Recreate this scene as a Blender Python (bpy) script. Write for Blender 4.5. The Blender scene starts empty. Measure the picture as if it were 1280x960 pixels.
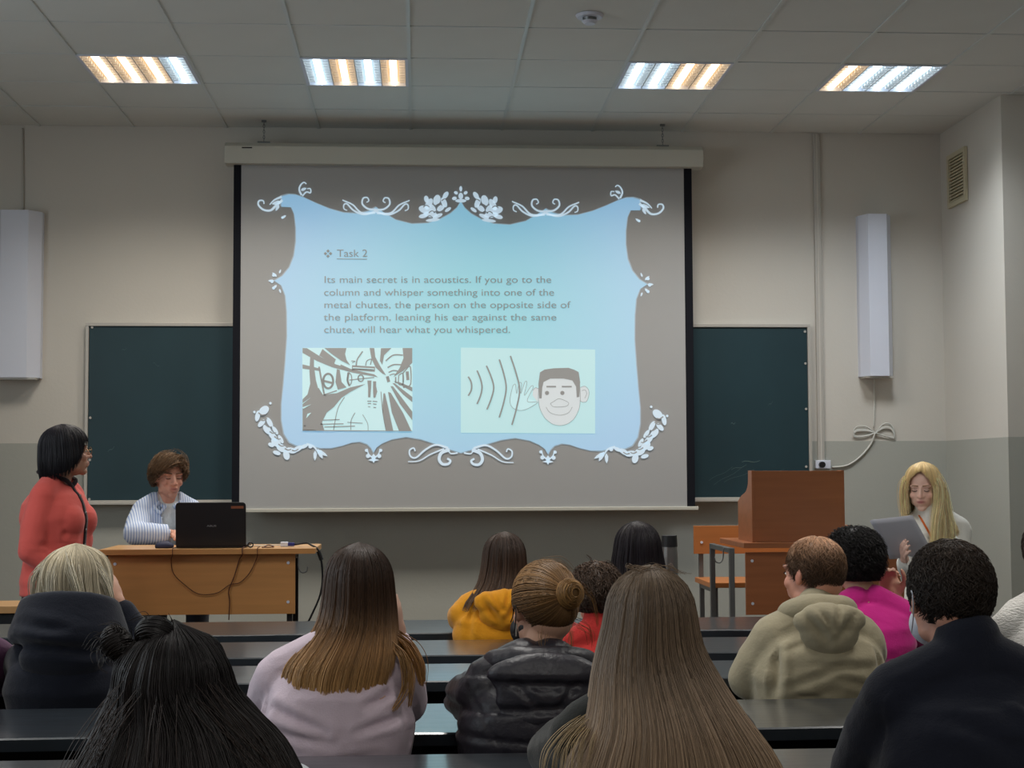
import bpy, bmesh, math, random
import numpy as np
from mathutils import Vector, Matrix, Euler
from mathutils.geometry import tessellate_polygon

# ------------------------------------------------------------------ camera, world, exposure
C = bpy.context.scene.collection
scn = bpy.context.scene
FPX = 1920.0
YAW, PIT, ROL = 0.06124, 0.05797, 0.00401
CAMZ = 1.42
def _axes():
    cy, sy = math.cos(YAW), math.sin(YAW); cp, sp = math.cos(PIT), math.sin(PIT); cr, sr = math.cos(ROL), math.sin(ROL)
    def rows(v):
        x, y, z = v
        a = x*cy - y*sy; b = x*sy + y*cy
        b2 = b*cp + z*sp; z2 = -b*sp + z*cp
        return (a*cr - z2*sr, b2, a*sr + z2*cr)
    M = np.array([rows(v) for v in ((1,0,0),(0,1,0),(0,0,1))]).T
    return M
AX = _axes()                       # rows: right, forward, up
cam_data = bpy.data.cameras.new('camera'); cam = bpy.data.objects.new('camera', cam_data); C.objects.link(cam)
cam_data.sensor_width = 36; cam_data.lens = 36*FPX/1280; cam_data.clip_start = 0.05
r_, f_, u_ = AX
cam.matrix_world = Matrix(((r_[0], u_[0], -f_[0], 0), (r_[1], u_[1], -f_[1], 0), (r_[2], u_[2], -f_[2], CAMZ), (0,0,0,1)))
scn.camera = cam
world = bpy.data.worlds.new('world'); scn.world = world; world.use_nodes = True
world.node_tree.nodes['Background'].inputs[0].default_value = (0.05, 0.05, 0.055, 1)
world.node_tree.nodes['Background'].inputs[1].default_value = 1.0
scn.view_settings.view_transform = 'Standard'; scn.view_settings.look = 'None'
scn.view_settings.exposure = 0.08; scn.view_settings.gamma = 1.0; scn.view_settings.use_curve_mapping = False

BAY = 0.75                # glow of the reflectors
LAMP_POWER = 5.0        # emission strength of the tubes over the stage
SLIDE = 0.60             # brightness of the projected slide
MID_LIGHT = 22.0
WINDOW = 60.0
STAGE = 20.0
BACK_LIGHT = 22.0        # lit ceiling lamps behind the camera (W)

def area(name, loc, rot, size, power, col, spread=180):
    l = bpy.data.lights.new(name, 'AREA'); l.shape = 'RECTANGLE'; l.size, l.size_y = size; l.energy = power; l.color = col; l.spread = math.radians(spread)
    o = bpy.data.objects.new(name, l); C.objects.link(o); o.location = loc; o.rotation_euler = rot; return o
# the lamps of the rear half of the hall and the windows of its left side, all behind the camera
for lx in (-2.5, 0.0, 2.5):
    area('front_row_lamp_light', (lx, 4.9, 3.64), (0, 0, 0), (.6, 1.2), MID_LIGHT, (1.0, 0.97, 0.92), 130)
    area('rear_lamp_light', (lx, 0.6, 3.64), (0, 0, 0), (.6, 1.2), BACK_LIGHT, (1.0, 0.97, 0.92), 150)
area('side_window_light', (-4.2, 4.6, 2.3), (0, math.radians(-90), 0), (1.7, 4.5), WINDOW, (0.82, 0.92, 1.0))

def P(px, py, Y):                  # a point of the photograph carried out to the plane Y
    x = (px-640)/FPX; z = (480-py)/FPX
    d = x*AX[0] + AX[1] + z*AX[2]
    t = Y/d[1]
    return Vector((d[0]*t, Y, CAMZ + d[2]*t))

# ------------------------------------------------------------------ helpers
def lin(h):
    if isinstance(h, str):
        h = h.lstrip('#'); c = [int(h[i:i+2], 16)/255 for i in (0, 2, 4)]
    else: c = [v/255 for v in h]
    return tuple((v/12.92 if v <= .04045 else ((v+.055)/1.055)**2.4) for v in c)

def mat(name, col, rough=.6, spec=.4, metal=0, bump=None, var=None, attr=False, sheen=0, coat=0, emit=None, wrinkle=None):
    m = bpy.data.materials.new(name); m.use_nodes = True
    nt = m.node_tree; b = nt.nodes['Principled BSDF']
    c = lin(col)
    b.inputs['Base Color'].default_value = (*c, 1); b.inputs['Roughness'].default_value = rough
    b.inputs['Specular IOR Level'].default_value = spec; b.inputs['Metallic'].default_value = metal
    if sheen: b.inputs['Sheen Weight'].default_value = sheen
    if coat: b.inputs['Coat Weight'].default_value = coat; b.inputs['Coat Roughness'].default_value = .15
    tc = nt.nodes.new('ShaderNodeTexCoord')
    def noise_node(scale, stretch=(1,1,1), detail=4, co='Object'):
        mp = nt.nodes.new('ShaderNodeMapping'); mp.inputs['Scale'].default_value = stretch
        nt.links.new(tc.outputs[co], mp.inputs[0])
        n = nt.nodes.new('ShaderNodeTexNoise'); n.inputs['Scale'].default_value = scale; n.inputs['Detail'].default_value = detail
        nt.links.new(mp.outputs[0], n.inputs['Vector']); return n
    src = None
    if attr:
        a = nt.nodes.new('ShaderNodeAttribute'); a.attribute_name = 'Col'; src = a.outputs['Color']
    if var:                        # (scale, stretch, amount)
        n = noise_node(var[0], var[1])
        rr = nt.nodes.new('ShaderNodeMapRange'); rr.inputs['From Min'].default_value = .3; rr.inputs['From Max'].default_value = .7
        rr.inputs['To Min'].default_value = 1-var[2]; rr.inputs['To Max'].default_value = 1+var[2]
        nt.links.new(n.outputs['Fac'], rr.inputs[0])
        mx = nt.nodes.new('ShaderNodeVectorMath'); mx.operation = 'SCALE'
        if src: nt.links.new(src, mx.inputs[0])
        else: mx.inputs[0].default_value = c
        nt.links.new(rr.outputs[0], mx.inputs['Scale']); src = mx.outputs[0]
    if src: nt.links.new(src, b.inputs['Base Color'])
    if bump:                       # (scale, stretch, strength, distance)
        n = noise_node(bump[0], bump[1], 5)
        bp = nt.nodes.new('ShaderNodeBump'); bp.inputs['Strength'].default_value = bump[2]; bp.inputs['Distance'].default_value = bump[3]
        nt.links.new(n.outputs['Fac'], bp.inputs['Height']); nt.links.new(bp.outputs[0], b.inputs['Normal'])
        if wrinkle:
            n2 = noise_node(wrinkle[0], wrinkle[1], 3); n2.inputs['Distortion'].default_value = .5
            b2 = nt.nodes.new('ShaderNodeBump'); b2.inputs['Strength'].default_value = wrinkle[2]; b2.inputs['Distance'].default_value = wrinkle[3]
            nt.links.new(n2.outputs['Fac'], b2.inputs['Height']); nt.links.new(b2.outputs[0], bp.inputs['Normal'])
    if emit:
        b.inputs['Emission Color'].default_value = (*emit[0], 1); b.inputs['Emission Strength'].default_value = emit[1]
    return m

def link(o, parent=None):
    C.objects.link(o)
    if parent is not None: o.parent = parent
    return o
def tag(o, label, cat, group=None):
    o['label'] = label; o['category'] = cat
    if group: o['group'] = group
    return o
def empty(name, loc=(0,0,0), rz=0):
    o = bpy.data.objects.new(name, None); C.objects.link(o); o.location = loc; o.rotation_euler = (0,0,rz); o.empty_display_size = .1
    return o
def mobj(name, bm, m, parent=None, smooth=False, bevel=0, loc=None):
    me = bpy.data.meshes.new(name); bmesh.ops.recalc_face_normals(bm, faces=bm.faces); bm.to_mesh(me); bm.free()
    if m: me.materials.append(m)
    if smooth: me.polygons.foreach_set('use_smooth', [True]*len(me.polygons))
    o = bpy.data.objects.new(name, me); link(o, parent)
    if loc is not None: o.location = loc
    if bevel:
        md = o.modifiers.new('bevel', 'BEVEL'); md.width = bevel; md.segments = 2; md.limit_method = 'ANGLE'
    return o
def box(bm, x0, x1, y0, y1, z0, z1):
    v = [bm.verts.new(p) for p in ((x0,y0,z0),(x1,y0,z0),(x1,y1,z0),(x0,y1,z0),(x0,y0,z1),(x1,y0,z1),(x1,y1,z1),(x0,y1,z1))]
    for f in ((0,3,2,1),(4,5,6,7),(0,1,5,4),(1,2,6,5),(2,3,7,6),(3,0,4,7)): bm.faces.new([v[i] for i in f])
def bx(name, m, parent, *b, bevel=0):
    bm = bmesh.new(); box(bm, *b); return mobj(name, bm, m, parent, bevel=bevel)
def prism(bm, pts, axis, a, b):    # polygon pts (2-D) pushed along an axis from a to b
    def q(p, t): return {'x': (t, p[0], p[1]), 'y': (p[0], t, p[1]), 'z': (p[0], p[1], t)}[axis]
    lo = [bm.verts.new(q(p, a)) for p in pts]; hi = [bm.verts.new(q(p, b)) for p in pts]
    bm.faces.new(lo[::-1]); bm.faces.new(hi)
    n = len(pts)
    for i in range(n): bm.faces.new((lo[i], lo[(i+1) % n], hi[(i+1) % n], hi[i]))
def tube(bm, pts, r, seg=8, r1=None):
    pts = [Vector(p) for p in pts]; rings = []; n = len(pts); up = Vector((0.13, .27, .95))
    for i, p in enumerate(pts):
        d = (pts[min(i+1, n-1)] - pts[max(i-1, 0)]).normalized()
        a = d.cross(up)
        if a.length < .05: a = d.cross(Vector((1,0,0)))
        a.normalize(); b = d.cross(a)
        rr = r if r1 is None else r + (r1-r)*i/(n-1)
        rings.append([bm.verts.new(p + (a*math.cos(2*math.pi*k/seg) + b*math.sin(2*math.pi*k/seg))*rr) for k in range(seg)])
    for A, B in zip(rings, rings[1:]):
        for k in range(seg): bm.faces.new((A[k], A[(k+1) % seg], B[(k+1) % seg], B[k]))
    bm.faces.new(rings[0][::-1]); bm.faces.new(rings[-1])
def catmull(pts, n=6, closed=False):
    P_ = [np.array(p, float) for p in pts]; out = []; N = len(P_)
    rng = range(N if closed else N-1)
    for i in rng:
        if closed: a, b, c, d = P_[(i-1) % N], P_[i], P_[(i+1) % N], P_[(i+2) % N]
        else: a, b, c, d = P_[max(i-1,0)], P_[i], P_[i+1], P_[min(i+2, N-1)]
        for k in range(n):
            t = k/n
            out.append(.5*((2*b) + (c-a)*t + (2*a-5*b+4*c-d)*t*t + (3*b-a-3*c+d)*t**3))
    if not closed: out.append(P_[-1])
    return out
def cable(name, pts, r, m, parent=None, seg=6, n=6):
    bm = bmesh.new(); tube(bm, catmull(pts, n), r, seg); return mobj(name, bm, m, parent, smooth=True)
def cyl(bm, c, r, h, seg=24, axis='z', r2=None):
    c = Vector(c); d = {'x': Vector((h,0,0)), 'y': Vector((0,h,0)), 'z': Vector((0,0,h))}[axis]
    tube(bm, [c, c+d], r, seg, r if r2 is None else r2)

# ------------------------------------------------------------------ materials of the room
M = {}
M['wall'] = mat('upper_wall_paint', (205,201,192), .85, .2, bump=(60,(1,1,1),.08,.01), var=(.9,(1,1,1),.025))
M['dado'] = mat('lower_wall_paint', (172,173,165), .7, .3, bump=(60,(1,1,1),.08,.01), var=(.9,(1,1,1),.03))
M['ceil'] = mat('ceiling_tile', (214,217,213), .9, .2, bump=(90,(1,1,1),.1,.004), var=(2.5,(1,1,1),.02))
M['grid'] = mat('ceiling_grid', (205,210,208), .45, .5)
M['void'] = mat('ceiling_void', (60,60,58), .9)
M['floor'] = mat('floor_linoleum', (96,82,70), .5, .4, var=(3,(1,1,1),.1))
M['white'] = mat('white_enamel', (214,219,232), .45, .5)
M['case'] = mat('screen_case', (192,191,180), .5, .4)
M['fabric'] = mat('screen_fabric', (170,171,171), .85, .15)
M['black'] = mat('black_plastic', (22,23,26), .5, .4)
M['blackband'] = mat('black_screen_band', (18,20,28), .8, .2)
M['board'] = mat('green_chalkboard', (36,60,67), .42, .4, var=(2.2,(1,1,.5),.12))
M['alu'] = mat('aluminium_frame', (188,184,176), .45, .5, .2)
M['steel'] = mat('grey_metal', (120,122,122), .4, .5, .6)
M['wood'] = mat('light_beech_laminate', (196,140,84), .42, .4, var=(6,(.35,3,6),.07))
M['wood2'] = mat('red_beech_laminate', (158,98,62), .36, .45, var=(6,(.35,3,6),.08))
M['wood2b'] = mat('orange_beech_laminate', (178,112,62), .4, .45, var=(6,(.35,3,6),.08))
M['woodtop'] = mat('pale_beech_laminate', (206,160,108), .3, .5, var=(6,(.35,6,3),.05))
M['paint'] = mat('black_gloss_desk_paint', (34,41,48), .33, 1.0, bump=(5,(1,7,3),.25,.004), var=(14,(.6,3,1),.25), coat=.8)
M['bench'] = mat('dark_bench_paint', (20,22,26), .5, .4, var=(10,(.6,3,1),.2))
M['louvre'] = mat('louvre_metal', (215,215,215), .3, .6, .5)
M['warm_bay'] = mat('warm_reflector', (110,100,90), .4, emit=((1.0,.62,.32), BAY))
M['cool_bay'] = mat('cool_reflector', (90,100,110), .4, emit=((.62,.85,1.0), BAY))
M['warm'] = mat('warm_tube', (255,240,220), .5, emit=((1.0,.78,.52), LAMP_POWER))
M['cool'] = mat('cool_tube', (240,248,255), .5, emit=((.82,.94,1.0), LAMP_POWER))

# ------------------------------------------------------------------ room shell
WY = 10.01; CZ = CAMZ + 2.2615; XL, XR, XP = -4.3, 4.05, 3.50
DADO = CAMZ + .203
def struct(o): o['kind'] = 'structure'; return o
def wall(name, parts, m1=None):
    e = None
    for i, (b, m) in enumerate(parts):
        bm = bmesh.new(); box(bm, *b)
        if e is None: e = struct(mobj(name, bm, m))
        else: mobj('dado', bm, m, e)
    return e
wall('wall_front', [((XL-.1, XR+.1, WY, WY+.15, DADO, CZ+.1), M['wall']), ((XL-.1, XR+.1, WY-.002, WY+.15, -.02, DADO), M['dado'])])
wall('wall_left', [((XL-.15, XL, -3, WY, DADO, CZ+.1), M['wall']), ((XL-.15, XL+.002, -3, WY, -.02, DADO), M['dado'])])
wall('wall_right', [((XR, XR+.15, -3, WY, DADO, CZ+.1), M['wall']), ((XR-.002, XR+.15, -3, WY, -.02, DADO), M['dado'])])
wall('wall_rear', [((XL, XR, -3.15, -3, DADO, CZ+.1), M['wall']), ((XL, XR, -3.15, -2.998, -.02, DADO), M['dado'])])
wall('wall_corner_pier', [((XP, XR, 8.93, WY, DADO, CZ), M['wall']), ((XP-.002, XR, 8.928, WY, 0, DADO), M['dado'])])
bm = bmesh.new(); box(bm, XL-.2, XR+.2, -3.2, WY+.1, -.12, 0); struct(mobj('floor', bm, M['floor']))
bm = bmesh.new(); box(bm, XL, XP, 7.72, WY-.002, 0, .30); o = struct(mobj('floor_dais', bm, M['floor']))
# ceiling: slab, tiles and grid runners
bm = bmesh.new(); box(bm, XL-.2, XR+.2, -3.2, WY+.1, CZ+.03, CZ+.1); ceil = struct(mobj('ceiling', bm, M['void']))
X0 = -.048; Y0 = 7.681
random.seed(3)
lamps = {(-3, 1), (-1, 1), (2, 1), (4, 1)}
tb = bmesh.new(); box(tb, .006, .594, .006, .594, 0, .012)
tme = bpy.data.meshes.new('ceiling_tile'); tb.to_mesh(tme); tb.free(); tme.materials.append(M['ceil'])
far = bmesh.new()
for j in range(-18, 4):
    for i in range(-8, 7):
        if (i, j) in lamps: continue
        x, y = X0+.6*i, Y0+.6*j
        y1 = min(y+.594, WY-.006); x0 = max(x+.006, XL); x1 = min(x+.594, XR)
        if x1-x0 < .05: continue
        if x > 3.4 and y > 8.9: continue
        if j < -4: box(far, x0, x1, y+.006, y1, CZ, CZ+.012)
        elif j == 3 or x0 > x+.007 or x1 < x+.59:
            b = bmesh.new(); box(b, x0-x, x1-x, .006, y1-y, 0, .012); o = mobj('ceiling_tile', b, M['ceil'], ceil); o.location = (x, y, CZ+random.uniform(0,.002))
        else:
            o = link(bpy.data.objects.new('ceiling_tile', tme), ceil); o.location = (x, y, CZ+random.uniform(0, .003))
o = mobj('distant_tiles', far, M['ceil'], ceil); o['kind'] = 'stuff'
for i in range(-7, 8):
    x = X0+.6*i
    if x > XR or x < XL: continue
    bx('grid_runner', M['grid'], ceil, x-.009, x+.009, -3, (8.9 if x > 3.4 else WY), CZ-.004, CZ+.03)
for j in range(-17, 4):
    y = Y0+.6*j
    bx('cross_tee', M['grid'], ceil, XL, XR if y < 8.9 else XP, y-.004, y+.004, CZ-.001, CZ+.03)

# ------------------------------------------------------------------ ceiling lamps
pattern = {(-3,1): 'wwwc', (-1,1): 'cwcw', (2,1): 'ccww', (4,1): 'wccc'}
desc = {(-3,1): 'square louvred ceiling lamp with three warm tubes and one cool, farthest left',
        (-1,1): 'square louvred ceiling lamp alternating cool and warm tubes, above the screen',
        (2,1): 'square louvred ceiling lamp, two cool tubes beside two warm, above the screen',
        (4,1): 'square louvred ceiling lamp with three cool tubes, nearest the corner vent'}
for k, pat in pattern.items():
    x, y = X0+.6*k[0], Y0+.6*k[1]
    e = tag(empty('ceiling_lamp', (x+.3, y+.3, CZ)), desc[k], 'ceiling lamp', 'louvred lamps in the ceiling')
    bm = bmesh.new()
    for b in ((-.295,.295,-.295,-.28,-.006,.1), (-.295,.295,.28,.295,-.006,.1), (-.295,-.28,-.28,.28,-.006,.1), (.28,.295,-.28,.28,-.006,.1)): box(bm, *b)
    mobj('lamp_frame', bm, M['white'], e)
    for q, ch in enumerate(pat):
        cx = -.21+.14*q; nm = 'warm' if ch == 'w' else 'cool'
        bx('lit_reflector', M[nm+'_bay'], e, cx-.069, cx+.069, -.28, .28, .020, .024)
        bm = bmesh.new(); cyl(bm, (cx, -.275, .018), .020, .55, 10, 'y'); mobj('fluorescent_tube', bm, M[nm], e, smooth=True)
    bm = bmesh.new()
    for q in range(5): box(bm, -.28+.14*q-.003, -.28+.14*q+.003, -.28, .28, -.004, .02)
    for q in range(1, 10):
        yy = -.28+.56*q/10
        for w in range(4): box(bm, -.276+.14*w, -.244+.14*w, yy-.003, yy+.003, -.003, .018); box(bm, -.176+.14*w, -.144+.14*w, yy-.003, yy+.003, -.003, .018)
    mobj('louvre', bm, M['louvre'], e)
    area('lamp_light', (x+.3, y+.3, CZ-.006), (0,0,0), (.55,.55), STAGE, (1.0,.93,.84) if pat.count('w') > 1 else (.9,.95,1.0), 135)

# smoke detector
p = P(737, 19, 8.0); d = (CZ-CAMZ)/(p.z-CAMZ); dx, dy = p.x*d, 8.0*d
e = tag(empty('smoke_detector', (dx, dy, CZ)), 'small round white smoke detector with dark core on ceiling', 'smoke detector')
bm = bmesh.new(); tube(bm, [(0,0,0),(0,0,-.008),(0,0,-.014)], .07, 28, .062); mobj('base_ring', bm, M['white'], e, smooth=False)
bm = bmesh.new(); tube(bm, [(0,0,-.012),(0,0,-.034)], .036, 24, .03); mobj('sensor', bm, M['steel'], e)
bm = bmesh.new(); tube(bm, [(0,0,-.03),(0,0,-.045)], .04, 24, .026); mobj('cap', bm, M['white'], e)

# ------------------------------------------------------------------ chalkboard
BY = WY-.045
bl, br_ = P(107, 402, BY), P(1013, 406, BY); zb = P(105, 630, BY).z; zt = (bl.z+br_.z)/2
e = tag(empty('chalkboard', (0, BY, zb)), 'long green chalkboard with aluminium frame on the front wall behind the screen', 'chalkboard')
H = zt-zb; L_, R_ = bl.x, br_.x
cuts = [L_+.02, L_+1.2, R_-1.05, R_-.02]
for a, b in zip(cuts, cuts[1:]):
    bx('writing_panel', M['board'], e, a+.002, b-.002, .012, .035, .02, H-.02)
bm = bmesh.new()
for b in ((L_, R_, .0, .04, H-.022, H), (L_, R_, -.0, .04, 0, .022), (L_, L_+.02, 0, .04, .022, H-.022), (R_-.02, R_, 0, .04, .022, H-.022)): box(bm, *b)
mobj('frame', bm, M['alu'], e, bevel=.002)
bx('chalk_ledge', M['alu'], e, L_+.01, R_-.01, -.05, 0, -.004, .006)
chalk = mat('chalk', (170,178,175), .9)
for x, z in ((L_+.035, .03), (L_+.035, .55), (L_+.04, H-.03), (L_+.035, .28), (R_-.035, .9), (R_-.035, .6), (R_-.035, H-.05), (R_-.04, .22)):
    bm = bmesh.new(); cyl(bm, (x, .012, z), .008, -.006, 10, 'y'); mobj('screw_cap', bm, M['alu'], e)
random.seed(8)
bm = bmesh.new()
def smear(x, z, l, w, slope):
    pts = [(x+l*t, .0105-.0001, z+slope*l*t+.006*math.sin(7*t)) for t in np.linspace(0, 1, 7)]
    for a, b in zip(pts, pts[1:]):
        v = [bm.verts.new(q) for q in (a, b, (b[0], b[1], b[2]+w), (a[0], a[1], a[2]+w))]; bm.faces.new(v)
for s in ((2.12,.25,.12,.004,.05),(2.05,.20,.10,.003,.3),(1.9,.13,.16,.002,.55),(1.93,.1,.2,.002,.6),(2.0,.12,.2,.002,.4),(2.2,.16,.2,.0015,.2),(-1.98,.33,.04,.004,.8),(-1.9,.98,.03,.002,.5),(-1.7,.9,.04,.002,-.5),(2.05,.5,.03,.006,.2),(2.3,.62,.03,.003,.9)): smear(*s)
o = mobj('chalk_marks', bm, mat('faint_chalk', (88,110,108), .9), e); o['kind'] = 'stuff'

# ------------------------------------------------------------------ projection screen with slide
SY = 9.80
c0, c1 = P(282, 178, SY), P(877, 185, SY); cb = (P(300,207,SY).z+P(860,210,SY).z)/2; ct = (c0.z+c1.z)/2
s0, s1 = P(300.5, 400, SY), P(856.5, 400, SY); k0, k1 = P(291, 400, SY), P(866.5, 400, SY); sb = P(580, 638, SY).z
scr = tag(empty('projection_screen', (0, SY, sb)), 'large pull-down projection screen showing a light blue ornamental slide', 'projection screen')
bm = bmesh.new(); prism(bm, [(-.06, cb-sb), (.07, cb-sb), (.07, ct-sb), (-.02, ct-sb), (-.06, ct-sb-.03)], 'x', c0.x, c1.x)
case = mobj('case', bm, M['case'], scr, bevel=.004)
bx('case_mark', M['black'], case, c0.x+.11, c0.x+.175, -.0635, -.06, ct-sb-.045, ct-sb-.038)
def Sp(px, py, off=0):             # a point of the slide, on the screen's own plane
    p = P(px, py, SY-off); return Vector((p.x, p.y-SY, p.z-sb))
sheet = bx('screen_fabric', M['fabric'], scr, s0.x, s1.x, 0, .003, .012, cb-sb+.01)
bx('black_border', M['blackband'], scr, k0.x, s0.x, 0, .003, .012, cb-sb+.01)
bx('black_border', M['blackband'], scr, s1.x, k1.x, 0, .003, .012, cb-sb+.01)
bx('bottom_bar', M['case'], scr, s0.x-.005, k1.x+.02, -.014, .018, -.006, .018, bevel=.004)
for px in (330, 828):
    t = P(px, 158, SY); bx('bracket', M['steel'], scr, t.x-.04, t.x+.04, -.01, .01, ct-sb, ct-sb+.012)
    top = CZ-sb; z = ct-sb+.012; n = 0
    bm = bmesh.new()
    while z < top-.008:
        ring = []
        for k in range(9):
            a = 2*math.pi*k/8; u, w = .006*math.cos(a), .012*math.sin(a)
            ring.append((t.x+(u if n % 2 else 0), (0 if n % 2 else u), z+.010+w))
        tube(bm, ring, .002, 5); z += .018; n += 1
    mobj('chain', bm, M['steel'], scr)
    bx('chain_hook', M['steel'], scr, t.x-.015, t.x+.015, -.01, .01, top-.012, top)

def glow(name, col, k):            # screen cloth lit by the projector
    m = mat(name, (170,171,171), .85, .15, emit=(lin(col), k)); return m
G_frame = glow('slide_blue', (150,200,232), SLIDE)
nt = G_frame.node_tree; b = nt.nodes['Principled BSDF']
tc = nt.nodes.new('ShaderNodeTexCoord'); gr = nt.nodes.new('ShaderNodeTexGradient'); gr.gradient_type = 'SPHERICAL'
mp = nt.nodes.new('ShaderNodeMapping'); q = Sp(590, 400); mp.inputs['Location'].default_value = (-q.x/1.35, 0, -q.z/1.0); mp.inputs['Scale'].default_value = (1/1.35, 0, 1/1.0)
cr = nt.nodes.new('ShaderNodeValToRGB'); cr.color_ramp.elements[0].color = (*lin((128,192,234)), 1); cr.color_ramp.elements[1].color = (*lin((104,208,224)), 1)
cr.color_ramp.elements[1].position = .8
nt.links.new(tc.outputs['Object'], mp.inputs[0]); nt.links.new(mp.outputs[0], gr.inputs[0]); nt.links.new(gr.outputs[0], cr.inputs[0]); nt.links.new(cr.outputs[0], b.inputs['Emission Color'])
G_line = glow('slide_ornament', (196,222,240), SLIDE*1.05)
G_pic = glow('slide_picture_pale', (176,226,230), SLIDE*1.12)
G_pic2 = glow('slide_cartoon_ground', (166,224,228), SLIDE*1.05)
G_skin = glow('slide_cartoon_skin', (205,215,218), SLIDE*1.0)
G_dark = glow('slide_grey', (120,130,140), .05)
G_edge = glow('slide_edge_shadow', (150,180,200), SLIDE*.6)
TXT = glow('slide_text', (110,130,142), .05)
ART = []
def flat(name, polys, off, m, parent=sheet, keep=True):
    """polygons in photograph pixels laid onto the screen plane"""
    vs = []; fs = []
    for pl in polys:
        q = [Vector((x, -y, 0)) for x, y in pl]
        base = len(vs); vs += [Sp(x, y, off) for x, y in pl]
        for t in tessellate_polygon([q]):
            a, b, c = t; ar = (q[b].x-q[a].x)*(q[c].y-q[a].y)-(q[c].x-q[a].x)*(q[b].y-q[a].y)
            if abs(ar) < 1e-6: continue
            fs.append(tuple(base+i for i in ((a, b, c) if ar > 0 else (a, c, b))))
    me = bpy.data.meshes.new(name); me.from_pydata([tuple(v) for v in vs], [], fs); me.materials.append(m)
    o = bpy.data.objects.new(name, me); link(o, parent)
    if name in ('slide_ornament', 'slide_ornament_shade', 'slide_picture_ink', 'cartoon_outline', 'slide_picture_glint', 'slide_bullet', 'cartoon_features'): o['kind'] = 'stuff'
    return o
def stroke(pts, w0, w1=None, n=6):
    pts = catmull(pts, n); w1 = w0 if w1 is None else w1; out = []; L = []; R = []
    N = len(pts)
    for i, p in enumerate(pts):
        d = pts[min(i+1, N-1)] - pts[max(i-1, 0)]; l = math.hypot(*d) or 1
        nn = np.array((-d[1], d[0]))/l; t = i/(N-1); w = (w0*(1-t)+w1*t)/2
        L.append(p+nn*w); R.append(p-nn*w)
    return [[L[i], L[i+1], R[i+1], R[i]] for i in range(N-1)]
def ellp(cx, cy, rx, ry, rot=0, n=14):
    c, s = math.cos(rot), math.sin(rot)
    return [(cx+rx*math.cos(a)*c-ry*math.sin(a)*s, cy+rx*math.cos(a)*s+ry*math.sin(a)*c) for a in np.linspace(0, 2*math.pi, n, endpoint=False)]
def dot(cx, cy, r): return [ellp(cx, cy, r, r, 0, 10)]
def leaf(x, y, l, w, ang):
    c, s = math.cos(ang), math.sin(ang)
    pts = [(0,0),(l*.3,w),(l*.7,w*.8),(l,0),(l*.7,-w*.8),(l*.3,-w)]
    return [[(x+a*c-b*s, y+a*s+b*c) for a, b in pts]]
def mirror(polys, cx=576.0):
    return [[(2*cx-x, y+(2*cx-2*x)*.0095) for x, y in pl] for pl in polys]

left = [(576,252),(571,260),(563,267),(550,274),(535,279),(515,280),(495,275),(480,266),(470,259),(461,264),(447,267),(430,266),(412,261),(395,254),(380,247),(370,243.5),(361,243),(352,245.5),(351.5,258.5),(364,259),(368,268),(370,285),(370,302),(367.5,320),(362,334),(353,345),(343,351),(352,357),(357,370),(358.7,390),(359,420),(357,450),(354.5,480),(352,505),(352,525),(355,542),(362,553),(371,557),(383,556),(400,560),(414,560),(428,557),(440,553),(450,552),(459,555),(464,560),(467,566),(471,559),(478,554),(490,549),(508,546),(526,549),(545,555),(560,561),(576,566)]
right = mirror([left])[0][::-1]
outline = left + right[1:-1]
flat('slide_frame_rim', [[(576+(x-576)*1.006, 405+(y-405)*1.008) for x, y in outline]], .002, G_edge)
flat('slide_frame', [outline], .004, G_frame)
orn = []
for sgn in (0, 1):
    for pts in ([(470,264),(455,268),(442,263),(434,255),(430,256),(430,261),(434,263)], [(469,266),(452,266),(441,256),(430,251),(428,250)], [(470,262),(460,261),(453,255),(454,248),(459,247),(461,251),(458,253)]):
        s = stroke(pts, 2.6, 1.2)
        orn += [[(940-x, y+.4) for x, y in pl] for pl in s] if sgn else s
orn += stroke([(353,250),(345,257),(338,263),(329,262),(323,256),(324,251),(329,251),(330,255)], 3.2, 1.4) + stroke([(352,246),(343,250),(337,256)], 3, 1) + leaf(352,252,13,2.4,2.9) + leaf(349,256,9,1.8,2.1)
orn += stroke([(378,245),(383,240),(388,241),(388,236),(384,236)], 2, 1.2) + stroke([(377,244),(374,237),(376,231),(380,228),(383,230)], 2.4, 1.2) + leaf(376,238,8,1.8,-.4) + leaf(352,273,7,1.5,-.6) + dot(353,272,1.6)
for a in (0, 1, 2): orn += dot(342-2*a+4*(a == 2), (344, 352, 360)[a], 2.0) + leaf(346-3*(a == 1), (346, 351, 356)[a], 8, 1.6, (3.9, 3.14, 2.3)[a])
orn += leaf(349,342,6,1.2,-1.2) + leaf(349,361,6,1.2,1.2)
# rose and buds
for x, y, rx, ry, r in ((531,262,7,4.2,.3),(538,268,8,3.2,.1),(529,270,5,2.4,-.2),(536,255,3.4,7,.5),(541,261,3,5.5,-.5),(546,250,4,6,.3),(551,260,3,5,.9),(555,253,3,6,-.4),(557,244,2.6,4.6,.6),(547,270,6,2.2,-.4),(560,262,4,1.8,-.6),(541,275,8,1.8,-.1),(533,249,2.6,4,-.2)): orn.append(ellp(x, y, rx*1.12, ry*1.12, r))
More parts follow.
